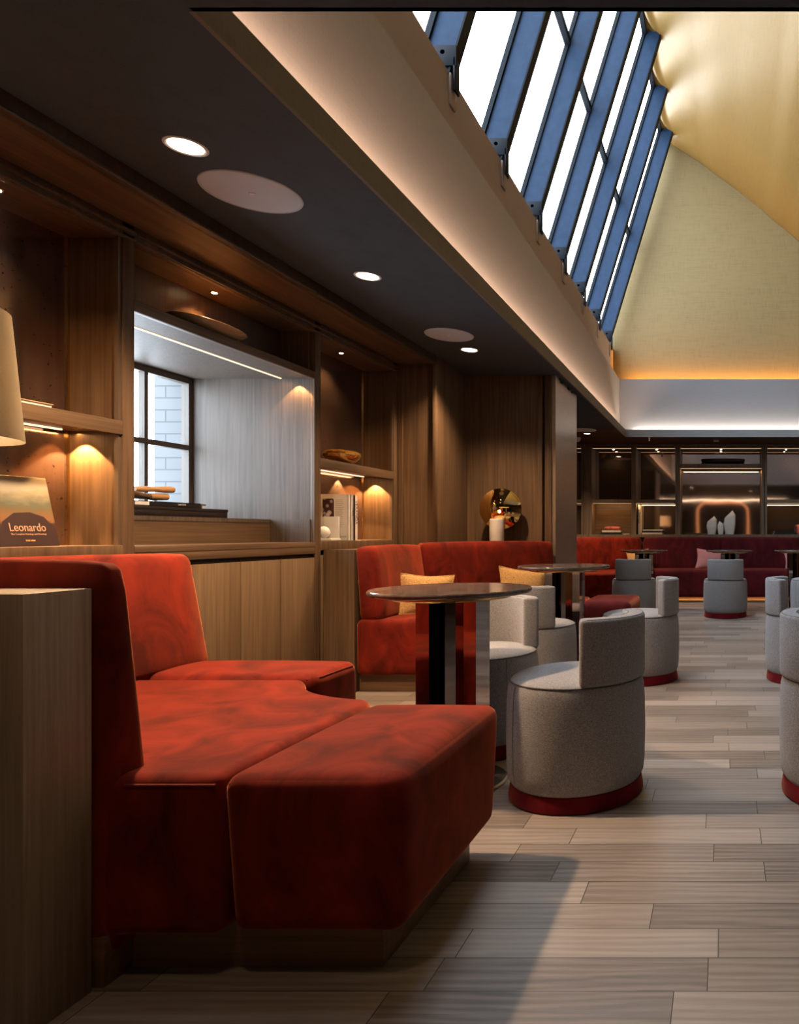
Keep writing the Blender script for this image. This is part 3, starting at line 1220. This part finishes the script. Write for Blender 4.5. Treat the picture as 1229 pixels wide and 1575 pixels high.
# ---- second sofa
sofa2 = thing('corner_sofa', 'rust velvet sofa fitted into the corner in front of the round gold lamp', 'sofa', (-1.8, 5.0, 0))
bm = bmesh.new()
softbox(bm, -2.29, -1.5, 4.25, 4.60, .11, SZ - .002, .035, .010, .006, 0, 14)
s2 = obj('seat', bm, M['velvet'], sofa2, True, 60)
seam(s2, [(-2.27, 4.258), (-1.55, 4.258)], SZ - .022)
uph('seat', [(-2.29, 4.605), (-1.5, 4.605)] + arc(-1.08, 4.64, .50, 175, 97, 10)[1:] + [(-1.13, 5.30), (-1.13, 5.86), (-1.42, 5.86), (-2.16, 4.93), (-2.29, 4.9)], .11, SZ - .004, sofa2, M['velvet'], .03)
bm = bmesh.new()
softbox(bm, -1.12, -.72, 5.32, 5.99, .10, SZ, .045, .014, .008, .04, 14)
obj('seat', bm, M['plum'], sofa2, True, 60)
lean_back('backrest', (-2.12, 4.27), (-2.12, 4.98), .16, SZ - .02, .915, .07, sofa2, M['velvet'], (-1, 0))
lean_back('backrest', (-2.14, 4.90), (-1.40, 5.77), .13, SZ - .02, .93, .05, sofa2, M['velvet'], (-.76, .65))
bm = bmesh.new()
prism(bm, [(-2.295, 4.31), (-1.56, 4.31), (-1.5, 4.9), (-1.2, 5.2), (-.78, 5.4), (-.78, 5.9), (-1.4, 5.86), (-2.16, 4.95), (-2.295, 4.9)], 0, .12, .002)
obj('plinth', bm, M['oak_sofa'], sofa2)

# ---- far bench
sofa3 = thing('bench_sofa', 'long burgundy velvet bench under the far shelves, its end beside the pillar in rust velvet', 'sofa', (0, 10.1, 0))
xs = [-1.20, -.03, 1.15, 2.30]
for a, b in zip(xs, xs[1:]):
    bm = bmesh.new()
    softbox(bm, a + .002, b - .002, 9.80, 10.42, .075, SZ + .01, .035, .008, .004, 0, 12)
    obj('seat', bm, M['plum'], sofa3, True, 60)
    lean_back('backrest', (a + .002, 10.27), (b - .002, 10.27), .13, SZ - .02, .935, .05, sofa3, M['plum'], (0, 1))
uph('seat', [(-2.32, 9.02), (-1.50, 9.02), (-1.40, 9.25), (-1.205, 9.80), (-1.205, 10.40), (-2.32, 10.40)], .075, SZ + .006, sofa3, M['velvet'], .04)  # this end is rust velvet, the rest burgundy
lean_back('backrest', (-2.30, 9.62), (-1.205, 10.30), .13, SZ - .02, .935, .05, sofa3, M['velvet'], (-.53, .85))
bm = bmesh.new()
box(bm, -1.26, 2.28, 9.86, 9.89, 0, .078)
obj('plinth', bm, M['oak_light'], sofa3)
area('bench_foot_glow', (.5, 9.845, .03), (0, .2, 1), 3.4, .01, .8, WARM)


# ---- stools
def make_stool(loc, rz, label):
    r = thing('barrel_stool', label, 'stool', (0, 0, 0), 'grey barrel stools with low curved backs')
    bm = bmesh.new()
    lathe(bm, [(0, 0), (.247, 0), (.256, .006), (.256, .02), (.249, .058), (.235, .066), (0, .066)], 56)
    obj('base_band', bm, M['red_base'], r)
    bm = bmesh.new()
    lathe(bm, [(0, .056), (.225, .056), (.246, .062), (.257, .082), (.2625, .13), (.2645, .25), (.2625, .36), (.259, .415), (.2535, .438), (.249, .446),
               (.244, .4515), (.228, .459), (.19, .4655), (.12, .4705), (.05, .472), (0, .472)], 64)
    s = obj('seat', bm, M['grey'], r, True, 60)
    bm = bmesh.new()
    tube(bm, [(.2515 * math.cos(a), .2515 * math.sin(a), .4465) for a in [2 * PI * k / 64 for k in range(64)]], .0028, 6, True)
    obj('piping', bm, M['grey_seam'], s)
    for a in (-118, 118, 180):
        q = math.radians(a)
        bm = bmesh.new()
        tube(bm, [(rr * math.cos(q), rr * math.sin(q), z) for rr, z in ((.2575, .085), (.263, .13), (.265, .25), (.263, .36), (.2595, .415), (.2545, .44))], .0012, 5)
        obj('seam', bm, M['grey_seam'], s)
    bm = bmesh.new()
    A = 56
    t = bmesh.new()
    n = 20
    pts = [(.263 * math.cos(math.radians(-A + 2 * A * k / n)), .263 * math.sin(math.radians(-A + 2 * A * k / n))) for k in range(n + 1)]
    pts += [(.190 * math.cos(math.radians(A - 2 * A * k / n)), .190 * math.sin(math.radians(A - 2 * A * k / n))) for k in range(n + 1)]
    prism(bm, pts, .449, .692, .014, 3, 50)
    b = obj('backrest', bm, M['grey'], r, True, 50)
    for rr in (.255, .198):
        bm = bmesh.new()
        tube(bm, [(rr * math.cos(math.radians(-A + 2 * A * k / n)), rr * math.sin(math.radians(-A + 2 * A * k / n)), .690) for k in range(1, n)], .0018, 5)
        obj('piping', bm, M['grey_seam'], b)
    r.location = loc
    r.rotation_euler = (0, 0, rz)
    return r


R = math.radians
st = make_stool((-.569, 2.663, 0), R(-20), 'nearest grey stool, beside the front table, seat and outer back shown whole')
for (x, y, a, lab) in (
        (-1.135, 3.20, 72, 'grey stool tucked behind the nearest table, its low back facing away'),
        (-1.16, 4.16, -100, 'grey stool on the near side of the second table, its back towards the viewer'),
        (-.566, 4.69, 8, 'grey stool at the end of the second table, before the burgundy footstool seat'),
        (-1.073, 8.25, -86, 'far stool tinted yellow by lamplight, back turned, at the far table by the pillar'),
        (.03, 8.20, -90, 'far stool with its back turned, alone in the middle of the aisle'),
        (.555, 4.70, 172, 'grey stool just behind the cropped near stool, its back towards the aisle'),
        (.485, 2.66, 196, 'cropped near stool at the edge of the picture'),
        (1.07, 8.15, 35, 'far stool cropped by the edge of the picture')):
    dup(st, (x, y, 0), R(a), lab)


# ---- tables
def make_table(loc, label):
    r = thing('pedestal_table', label, 'table', (0, 0, 0), 'round marble tables on mirrored pedestals')
    bm = bmesh.new()
    lathe(bm, [(0, .758), (.29, .758), (.302, .761), (.307, .767), (.307, .775), (.303, .780), (0, .780)], 72)
    obj('tabletop', bm, M['stone'], r, True, 50)
    bm = bmesh.new()
    lathe(bm, [(0, .742), (.225, .742), (.232, .747), (.232, .758), (0, .758)], 56)
    obj('collar', bm, M['brass'], r)
    # cluster of mirrored posts
    for (px, py, w, d, an) in ((-.098, .0, .050, .13, 5), (.0, .012, .088, .088, 36), (.098, .0, .050, .13, -4)):
        bm = bmesh.new()
        box(bm, -w / 2, w / 2, -d / 2, d / 2, .012, .744, 0, 2, Matrix.Translation((px, py, 0)) @ Matrix.Rotation(math.radians(an), 4, 'Z'))
        obj('post', bm, M['chrome'], r, False)
    bm = bmesh.new()
    box(bm, -.08, .08, .05, .075, .012, .744)
    obj('dark_gap_panel', bm, M['black'], r, False)  # black panel added behind the posts so their gaps look shaded
    bm = bmesh.new()
    lathe(bm, [(0, 0), (.212, 0), (.212, .008), (.205, .014), (0, .014)], 56)
    obj('base', bm, M['base_metal'], r, True, 30)
    r.location = loc
    return r


tb = make_table((t1c[0], t1c[1], 0), 'nearest round dark table, its mirrored pedestal beside the large rust sofa')
for (x, y, lab) in (
        (-1.083, 4.66, 'second round table, beyond the nearest stool, before the bronze pillar'),
        (-1.02, 8.88, 'far round table with the yellow cushion behind it'),
        (.09, 8.88, 'far round table behind the lone aisle stool, pink cushion to one side'),
        (.97, 8.88, 'far round table cropped by the edge of the picture')):
    dup(tb, (x, y, 0), 0, lab)


# ---- cushions
def cushion(x, y, z, w, h, t_, rx, rz, mat, label, ry=0):
    r = thing('cushion', label, 'cushion', (x, y, z), 'scatter cushions')
    t, rim = pillow_bm(w, h, t_)
    o = obj('cover', t, mat, None, True, 60)
    o.parent = r
    bm = bmesh.new()
    tube(bm, rim, .005, 6, True)
    p = obj('piping', bm, mat, None)
    p.parent = r
    r.rotation_euler = (rx, ry, rz)
    r['label'] = label


cushion(-1.995, 4.60, .585, .31, .26, .10, R(-20), R(28), M['ochre'], 'yellow woven cushion leaning where the two backs of the corner sofa meet', R(4))
cushion(-1.565, 5.33, .585, .34, .26, .10, R(-20), R(32), M['ochre'], 'yellow woven cushion at the pillar end of the corner sofa', R(8))
cushion(-1.26, 10.12, .605, .30, .27, .10, R(-16), R(0), M['ochre'], 'yellow cushion behind the far table nearest the pillar', R(-6))
cushion(-.20, 10.14, .605, .36, .28, .10, R(-16), R(0), M['pink'], 'pink woven cushion on the burgundy bench, behind the lone aisle stool', R(5))
cushion(1.10, 10.12, .605, .34, .28, .10, R(-16), R(-10), M['pink'], 'pink cushion partly cut off by the edge of the picture', R(-6))

# ================================================================== FAR CABINET
ZR = [(.98, 1.458), (1.517, 2.304)]


def far_bay(x0, x1, label, rails, mirror_low=None):
    """x0, x1: opening edges; rails: list of (z0, z1) openings"""
    root = thing('display_cabinet', label, 'cabinet', ((x0 + x1) / 2, YB, 0))
    p = .034
    bm = bmesh.new()
    box(bm, x0 - p, x0, YB, YB + .05, .93, ZC - .002)
    box(bm, x1, x1 + p, YB, YB + .05, .93, ZC - .002)
    zs = [.93] + [z for r in rails for z in r] + [ZC - .002]
    for a, b in zip(zs[::2], zs[1::2]):
        box(bm, x0, x1, YB, YB + .05, a, b)
    obj('face_frame', bm, M['far_oak'], root)
    for (a, b) in rails:
        B('back_mirror', x0 - .03, x1 + .03, YB + .31, YB + .32, a - .01, b + .01, mirror_low if (mirror_low and a < 1.2) else M['mirror_far'], root)
        B('side_panel', x0 - .02, x0, YB + .05, YB + .31, a, b, M['far_oak'], root)
        B('side_panel', x1, x1 + .02, YB + .05, YB + .31, a, b, M['far_oak'], root)
        B('shelf', x0 - .02, x1 + .02, YB + .05, YB + .31, a - .02, a, M['far_oak'], root)
        B('light_channel', x0 + .01, x1 - .01, YB + .055, YB + .062, b - .003, b, M['led_far'], root)
    B('top_panel', x0 - .02, x1 + .02, YB + .05, YB + .31, 2.304, 2.33, M['far_oak'], root)
    B('carcass', x0 - p, x1 + p, YB + .01, YB + .3, 0, .93, M['oak_dark'], root)
    return root


far_bay(-2.36, -2.17, 'narrow end of the far shelving, just beyond the bronze pillar', ZR)
far_bay(-2.01, -1.403, 'far shelf bay with a patterned box on stacked books', ZR, M['oak_x'])
far_bay(-1.334, -.731, 'far shelf bay with an upright white book and a low stack', ZR)
far_bay(-.657, .597, 'wide far shelf bay with white faceted sculptures and a long dark bowl', [(.98, 1.995), (2.06, 2.304)])
far_bay(.677, 1.28, 'far shelf bay next to the wide mirror bay, low black stack inside', ZR)
far_bay(1.35, 1.95, 'far shelf bay cut off by the edge of the picture', ZR)
SB('trim_12', -2.13, -2.045, YB - .005, YB + .05, .93, ZC - .002, M['far_oak'])
SB('trim_13', -2.4, 2.4, YB - .04, YB + .02, .937, .975, M['far_oak'])
for (x, lab, n) in ((-1.70, 'the patterned box', 2), (-1.03, 'the upright white book', 2), (-.03, 'the long dark bowl', 1), (.98, 'the low black stack', 2)):
    shelf_spot(x, YB + .17, 2.302, 'tiny spotlight in the far shelving above ' + lab, 2.5, 120, r=.014)
for x in (-1.96, -1.36 + .05, .72):
    spot('shelf_glow', (x, YB + .12, 1.44), (-.1, 0, -1), 1.3, WARM, 70, .4, .004)
for x0, x1 in ((-2.0, -1.41), (-1.33, -.735), (.68, 1.28)):
    area('shelf_strip_glow', ((x0 + x1) / 2, YB + .065, 1.45), (0, .4, -1), x1 - x0, .01, 1.3, WARM)
area('shelf_strip_glow', (-.03, YB + .065, 1.985), (0, .4, -1), 1.2, .01, 2, WARM)


# ================================================================== OBJECTS ON SHELVES
def flat_book(name, x0, x1, y0, y1, z0, z1, cover, label, group=None, cat='book', paper=None, spine='y'):
    r = thing(name, label, cat, ((x0 + x1) / 2, (y0 + y1) / 2, z0), group)
    c = min(.003, (z1 - z0) * .15)
    bm = bmesh.new()
    box(bm, x0, x1, y0, y1, z0, z0 + c)
    box(bm, x0, x1, y0, y1, z1 - c, z1)
    if spine == 'y':
        box(bm, x0, x1, y0, y0 + .003, z0, z1)
    else:
        box(bm, x1 - .003, x1, y0, y1, z0, z1)
    obj('cover', bm, cover, r)
    bm = bmesh.new()
    box(bm, x0 + .004, x1 - .0035, y0 + .0035, y1 - .004, z0 + c, z1 - c)
    obj('pages', bm, paper or M['paper'], r)
    return r


# landscape art book leaning on the mirror
bk1 = thing('art_book', 'upright art book with a muted landscape cover lettered Leonardo', 'book', (-2.64, 2.567, .95))
lean = Matrix.Translation((-2.60, 2.567, .95)) @ Matrix.Rotation(R(-12), 4, 'Y')
bm = bmesh.new()
box(bm, -.034, 0, -.11, .11, 0, .270, .001, 1, lean)
obj('cover', bm, M['cover'], bk1)
bm = bmesh.new()
box(bm, -.031, -.003, -.107, .1105, .003, .271, 0, 1, lean)
obj('pages', bm, M['paper'], bk1)
# a plain dark mound and pale disc of sun on the cover
bm = bmesh.new()
prism(bm, [(-.108, .004), (.108, .004), (.104, .07), (.07, .115), (.02, .132), (-.04, .128), (-.085, .095), (-.105, .05)], 0, .0006, mat=lean @ Matrix(((0, 0, 1, 0), (1, 0, 0, 0), (0, 1, 0, 0), (0, 0, 0, 1))))
obj('cover_print', bm, plain('cover_dark_hill', (.035, .018, .018), .35), bk1)
rotT = (lean.to_3x3() @ Matrix(((0, 0, 1), (1, 0, 0), (0, 1, 0)))).to_euler()


def onto(u, v, d=.0012):
    return lean @ Vector((d, u, v))


text('title', 'Leonardo', .044, onto(.0, .072), rotT, M['title'], bk1, sx=.80)
text('subtitle', 'The Complete Paintings and Drawings', .0085, onto(.0, .047), rotT, M['title'], bk1)
text('imprint', 'TASCHEN', .008, onto(.0, .022), rotT, M['title_yellow'], bk1)

flat_book('book', -2.69, -2.54, 2.42, 2.59, 1.467, 1.488, M['bowl_wood'], 'thin tan book lying on the upper shelf beside the lamp shade')

# shallow bowl on the window lintel shelf
r = thing('wooden_bowl', 'shallow wooden bowl on the shelf above the window', 'bowl', (-2.60, 3.45, 1.99))
bm = bmesh.new()
lathe(bm, [(0, 0), (.06, 0), (.12, .010), (.18, .028), (.215, .050), (.222, .056), (.216, .058), (.20, .050), (.15, .030), (.08, .016), (0, .012)], 56,
      Matrix.Translation((-2.60, 3.45, 1.991)) @ Matrix.Diagonal((.5, 1.05, 1, 1)))
obj('bowl_body', bm, M['bowl_wood'], r)

# amber bowl
r = thing('glass_bowl', 'amber glass bowl on the upper shelf over the white books', 'bowl', (-2.60, 4.66, 1.467))
bm = bmesh.new()
lathe(bm, [(0, .002), (.05, .002), (.055, .006), (.10, .02), (.135, .045), (.143, .062), (.137, .078), (.115, .088), (.11, .086), (.128, .074), (.133, .061), (.125, .047), (.09, .028), (.04, .016), (0, .014)], 56,
      Matrix.Translation((-2.60, 4.66, 1.467)) @ Matrix.Diagonal((.75, 1.0, 1.05, 1)))
obj('bowl_body', bm, M['amber'], r)


# upright books in the niche under the amber bowl
def standing(name, x0, x1, y0, y1, z0, z1, cover, label, spine_text=None, tm=None, group='books standing under the amber bowl', tsize=.028):
    r = thing(name, label, 'book', ((x0 + x1) / 2, (y0 + y1) / 2, z0), group)
    c = min(.0025, (y1 - y0) * .2)
    bm = bmesh.new()
    box(bm, x0, x1, y0, y0 + c, z0, z1)
    box(bm, x0, x1, y1 - c, y1, z0, z1)
    box(bm, x1 - .003, x1, y0, y1, z0, z1)
    obj('cover', bm, cover, r)
    bm = bmesh.new()
    box(bm, x0 + .004, x1 - .003, y0 + c, y1 - c, z0 + .004, z1 - .004)
    obj('pages', bm, M['paper'], r)
    if spine_text:
        text('spine_lettering', spine_text, tsize, (x1 + .0006, (y0 + y1) / 2, z0 + (z1 - z0) * .62), (PI / 2, R(90), PI / 2), tm, r)
    return r


bw = standing('book', -2.715, -2.515, 4.58, 4.605, .951, 1.262, M['cover_white'], 'tall white book, its printed front cover facing the room, behind the marble bookend')
bm = bmesh.new()
box(bm, -2.685, -2.61, 4.5785, 4.58, 1.108, 1.232)
obj('cover_photo', bm, M['photo'], bw)
bm = bmesh.new()
for k in range(15):
    w_ = .045 + .018 * random.random()
    box(bm, -2.60, -2.60 + w_, 4.5787, 4.58, 1.222 - k * .0125, 1.2235 - k * .0125)
obj('printed_lines', bm, M['grey_seam'], bw)
text('cover_lettering', 'HOUSE', .012, (-2.545, 4.579, .976), (PI / 2, 0, 0), M['black'], bw)
standing('book', -2.715, -2.512, 4.607, 4.622, .951, 1.262, M['paper'], 'thin beige book standing behind the tall white book')
standing('book', -2.715, -2.512, 4.624, 4.640, .951, 1.262, M['cover_white'], 'thin white book with a small dark lettered spine, third in the standing row', 'INTERIORS', M['black'], tsize=.012)
standing('book', -2.715, -2.512, 4.642, 4.655, .951, 1.258, M['black'], 'thin black book in the standing row')
standing('book', -2.715, -2.510, 4.657, 4.69, .951, 1.258, M['cover_white'], 'white book with large black spine letters, last in the standing row', 'VERANDA', M['black'], tsize=.036)
r = thing('marble_bookend', 'white marble bookend with a ball in front of the tall white book', 'bookend', (-2.60, 4.50, .951))
B('foot', -2.70, -2.55, 4.44, 4.56, .951, .966, M['marble'], r, .002)
B('upright', -2.655, -2.555, 4.535, 4.56, .966, 1.11, M['marble'], r, .003)
bm = bmesh.new()
bmesh.ops.create_uvsphere(bm, u_segments=28, v_segments=16, radius=.040, matrix=Matrix.Translation((-2.625, 4.485, 1.005)))
obj('ball', bm, M['white'], r)

# on the window sill
r = thing('storage_box', 'long black textured box on the window sill', 'box', (-2.87, 3.56, 1.084))
B('box_body', -2.95, -2.79, 3.24, 3.845, 1.085, 1.115, M['black_rough'], r, .002)
B('lid', -2.952, -2.788, 3.238, 3.847, 1.1155, 1.132, M['black_rough'], r, .002)
r = flat_book('book', -2.93, -2.80, 3.22, 3.66, 1.1325, 1.158, M['black'], 'black book with a white label lying on the long black box', spine='x')
B('label_sticker', -2.801, -2.7985, 3.25, 3.33, 1.137, 1.154, M['label'], r)
text('spine_lettering', 'TASCHEN', .012, (-2.7983, 3.53, 1.1455), (PI / 2, 0, PI / 2), M['label'], r)
for (a, b, rad, lab) in (((-2.88, 3.20, 1.178), (-2.83, 3.475, 1.184), .017, 'turned wooden rod lying lowest on the black book'),
                         ((-2.80, 3.22, 1.192), (-2.86, 3.44, 1.176), .015, 'darker wooden rod crossing the pale one on the black book'),
                         ((-2.845, 3.30, 1.214), (-2.82, 3.50, 1.222), .016, 'pale wooden rod resting on top of the crossed pair')):
    t = bmesh.new()
    a, b = Vector(a), Vector(b)
    pts = [a + (b - a) * k / 8 for k in range(9)]
    tube(t, pts, [rad * q for q in (.75, .9, .95, .85, .8, .9, 1.02, 1.08, .95)], 16)
    tag(obj('wooden_rod', t, M['stick'] if 'dark' not in lab else M['oak_y']), lab, 'rod', 'wooden rods on the sill')
bm = bmesh.new()
box(bm, -2.86, -2.84, 3.67, 3.75, 1.150, 1.158, .001)
box(bm, -2.855, -2.845, 3.72, 3.73, 1.132, 1.150, .001)
box(bm, -2.855, -2.845, 3.675, 3.685, 1.132, 1.150, .001)
tag(obj('brass_stand', bm, M['brass']), 'tiny brass stand on the far end of the black box', 'stand')

# gold round lamp on the ledge
r = thing('table_lamp', 'round gold mirror lamp on a white cylinder, on the ledge by the partition', 'lamp', (-1.88, 5.70, .897))
bm = bmesh.new()
lathe(bm, [(0, .897), (.057, .897), (.058, .90), (.058, 1.115), (.055, 1.118), (0, 1.118)], 40, Matrix.Translation((-1.875, 5.66, 0)))
obj('cylinder', bm, M['marble'], r)
bm = bmesh.new()
lathe(bm, [(0, .045), (.06, .040), (.12, .024), (.158, .006), (.172, 0), (.172, -.006), (.15, -.008), (0, -.008)], 64,
      Matrix.Translation((-1.875, 5.755, 1.205)) @ Matrix.Rotation(R(90), 4, 'X') @ Matrix.Rotation(R(8), 4, 'Y'))
obj('mirror_disc', bm, plain('gold_mirror', (.95, .60, .22), .03, 1), r, True, 60)
spot('lamp_glow', (-1.875, 5.60, 1.17), (0, 1, .25), 1.2, WARM, 120, .8, .02, r)

# white shaded lamp on the low partition
r = thing('table_lamp', 'large white drum-shaded lamp above the near shelving, cut by the picture edge', 'lamp', (-1.738, 1.415, .88))
T = Matrix.Translation((-1.738, 1.415, 0))
bm = bmesh.new()
lathe(bm, [(.205, 1.206), (.183, 1.488), (.180, 1.490), (.1785, 1.488), (.2005, 1.208)], 64, T)
obj('lamp_shade', bm, M['shade'], r)
bm = bmesh.new()
lathe(bm, [(0, .881), (.08, .881), (.082, .89), (.03, .90), (.012, .91), (.012, 1.28), (0, 1.28)], 28, T)
obj('stem', bm, M['brass'], r)
bm = bmesh.new()
bmesh.ops.create_uvsphere(bm, u_segments=20, v_segments=12, radius=.033, matrix=Matrix.Translation((-1.738, 1.415, 1.315)))
obj('bulb', bm, emit('bulb_glow', (1, .75, .45), 12), r)
pl = bpy.data.lights.new('bulb_light', 'POINT')
pl.energy = 18
pl.color = (1, .74, .46)
pl.shadow_soft_size = .036
po = bpy.data.objects.new('bulb_light', pl)
C.objects.link(po)
po.location = (-1.738, 1.415, 1.315)
put(po, r)

# ---- far shelf things
F = YB + .10
g = 'books on the far shelves'
flat_book('book', -1.89, -1.56, F, F + .2, .981, 1.012, M['black'], 'black book at the bottom of the stack under the patterned box', g)
flat_book('book', -1.87, -1.58, F + .01, F + .18, 1.0125, 1.045, M['cover_white'], 'cream book between the black book and the patterned box', g)
r = thing('patterned_box', 'rounded red and cream marbled box on two stacked books', 'box', (-1.72, F + .09, 1.045))
bm = bmesh.new()
softbox(bm, -1.84, -1.60, F + .02, F + .16, 1.046, 1.10, .022, .004, .002, 0, 8)
obj('box_body', bm, M['red_deco'], r)
flat_book('book', -1.54, -1.46, F, F + .15, .981, .992, M['cover_white'], 'small pale book lying beside the stack with the patterned box', g)
standing('book', -1.31, -1.275, F, F + .2, .981, 1.44, M['cover_white'], 'tall upright white book at the side of the far shelf', None, None, g)
bb = standing('book', -1.325, -1.312, F, F + .2, .981, 1.40, M['black'], 'thin black book beside the tall upright white one', None, None, g)
text('spine_lettering', 'VERANDA', .048, (-1.292, F - .001, 1.26), (PI / 2, R(-90), 0), M['black'], bb)
flat_book('book', -1.25, -.94, F, F + .2, .981, 1.01, M['cover_white'], 'white book at the bottom of the low stack next to the upright book', g)
flat_book('book', -1.25, -.96, F + .01, F + .18, 1.0105, 1.035, M['black'], 'black book in the middle of the low stack next to the upright book', g)
flat_book('book', -1.24, -.93, F, F + .2, 1.0355, 1.058, M['paper'], 'beige book on top of the low stack next to the upright book', g)
flat_book('book', .79, 1.13, F, F + .2, .981, 1.008, M['black'], 'lower black book of the pair in the bay next to the wide one', g)
flat_book('book', .80, 1.10, F, F + .2, 1.0085, 1.034, M['black'], 'upper black book of the pair in the bay next to the wide one', g)
bm = bmesh.new()
softbox(bm, 1.15, 1.26, F, F + .12, .981, 1.13, .03, .004, .003, 0, 8)
tag(obj('red_vase', bm, M['red_deco']), 'red and white patterned vase at the edge of the far shelf', 'vase')
bm = bmesh.new()
lathe(bm, [(0, 0), (.1, 0), (.2, .012), (.21, .016), (.2, .018), (0, .006)], 40, Matrix.Translation((-.44, F + .08, .981)) @ Matrix.Diagonal((1, .45, 1, 1)))
tag(obj('tray', bm, M['brass']), 'flat oval brass tray beside the white sculptures', 'tray')


def crystal(x, y, z, w, h, skew, label):
    """faceted upright stone with a pointed slanting top"""
    bm = bmesh.new()
    n = 6
    a0 = .35
    lo = [bm.verts.new((x + w * .36 * math.cos(a0 + 2 * PI * k / n), y + w * .36 * math.sin(a0 + 2 * PI * k / n), z)) for k in range(n)]
    mid = [bm.verts.new((x + w * .5 * math.cos(a0 + 2 * PI * k / n), y + w * .5 * math.sin(a0 + 2 * PI * k / n), z + h * (.38 + .05 * (k % 2)))) for k in range(n)]
    top = [bm.verts.new((x + skew * .2 + w * .46 * math.cos(a0 + 2 * PI * k / n), y + w * .46 * math.sin(a0 + 2 * PI * k / n), z + h * (.74 + .06 * math.cos(a0 + 2 * PI * k / n)))) for k in range(n)]
    ap = bm.verts.new((x + skew, y, z + h))
    bm.faces.new(list(reversed(lo)))
    for A_, B_ in ((lo, mid), (mid, top)):
        for k in range(n):
            j = (k + 1) % n
            bm.faces.new((A_[k], A_[j], B_[j], B_[k]))
    for k in range(n):
        bm.faces.new((top[k], top[(k + 1) % n], ap))
    bmesh.ops.recalc_face_normals(bm, faces=bm.faces)
    tag(obj('faceted_sculpture', bm, M['white'], None, False), label, 'sculpture', 'white faceted sculptures on the far shelf')


crystal(-.175, YB + .14, .981, .17, .285, .04, 'white faceted sculpture of middle height, next to the brass tray')
crystal(-.035, YB + .05, .981, .10, .205, -.02, 'smallest white faceted sculpture, between the two taller ones')
crystal(.105, YB + .17, .981, .20, .375, .045, 'tallest white faceted sculpture')
r = thing('long_bowl', 'long dark boat-shaped bowl in the upper part of the wide far bay', 'bowl', (.03, YB + .14, 2.06))
bm = bmesh.new()
lathe(bm, [(0, 0), (.25, 0), (.32, .03), (.345, .065), (.335, .085), (.30, .08), (.24, .05), (0, .04)], 48, Matrix.Translation((-.0, YB + .14, 2.062)) @ Matrix.Diagonal((1, .3, 1, 1)))
obj('bowl_body', bm, M['black'], r)
bpy.context.view_layer.update()
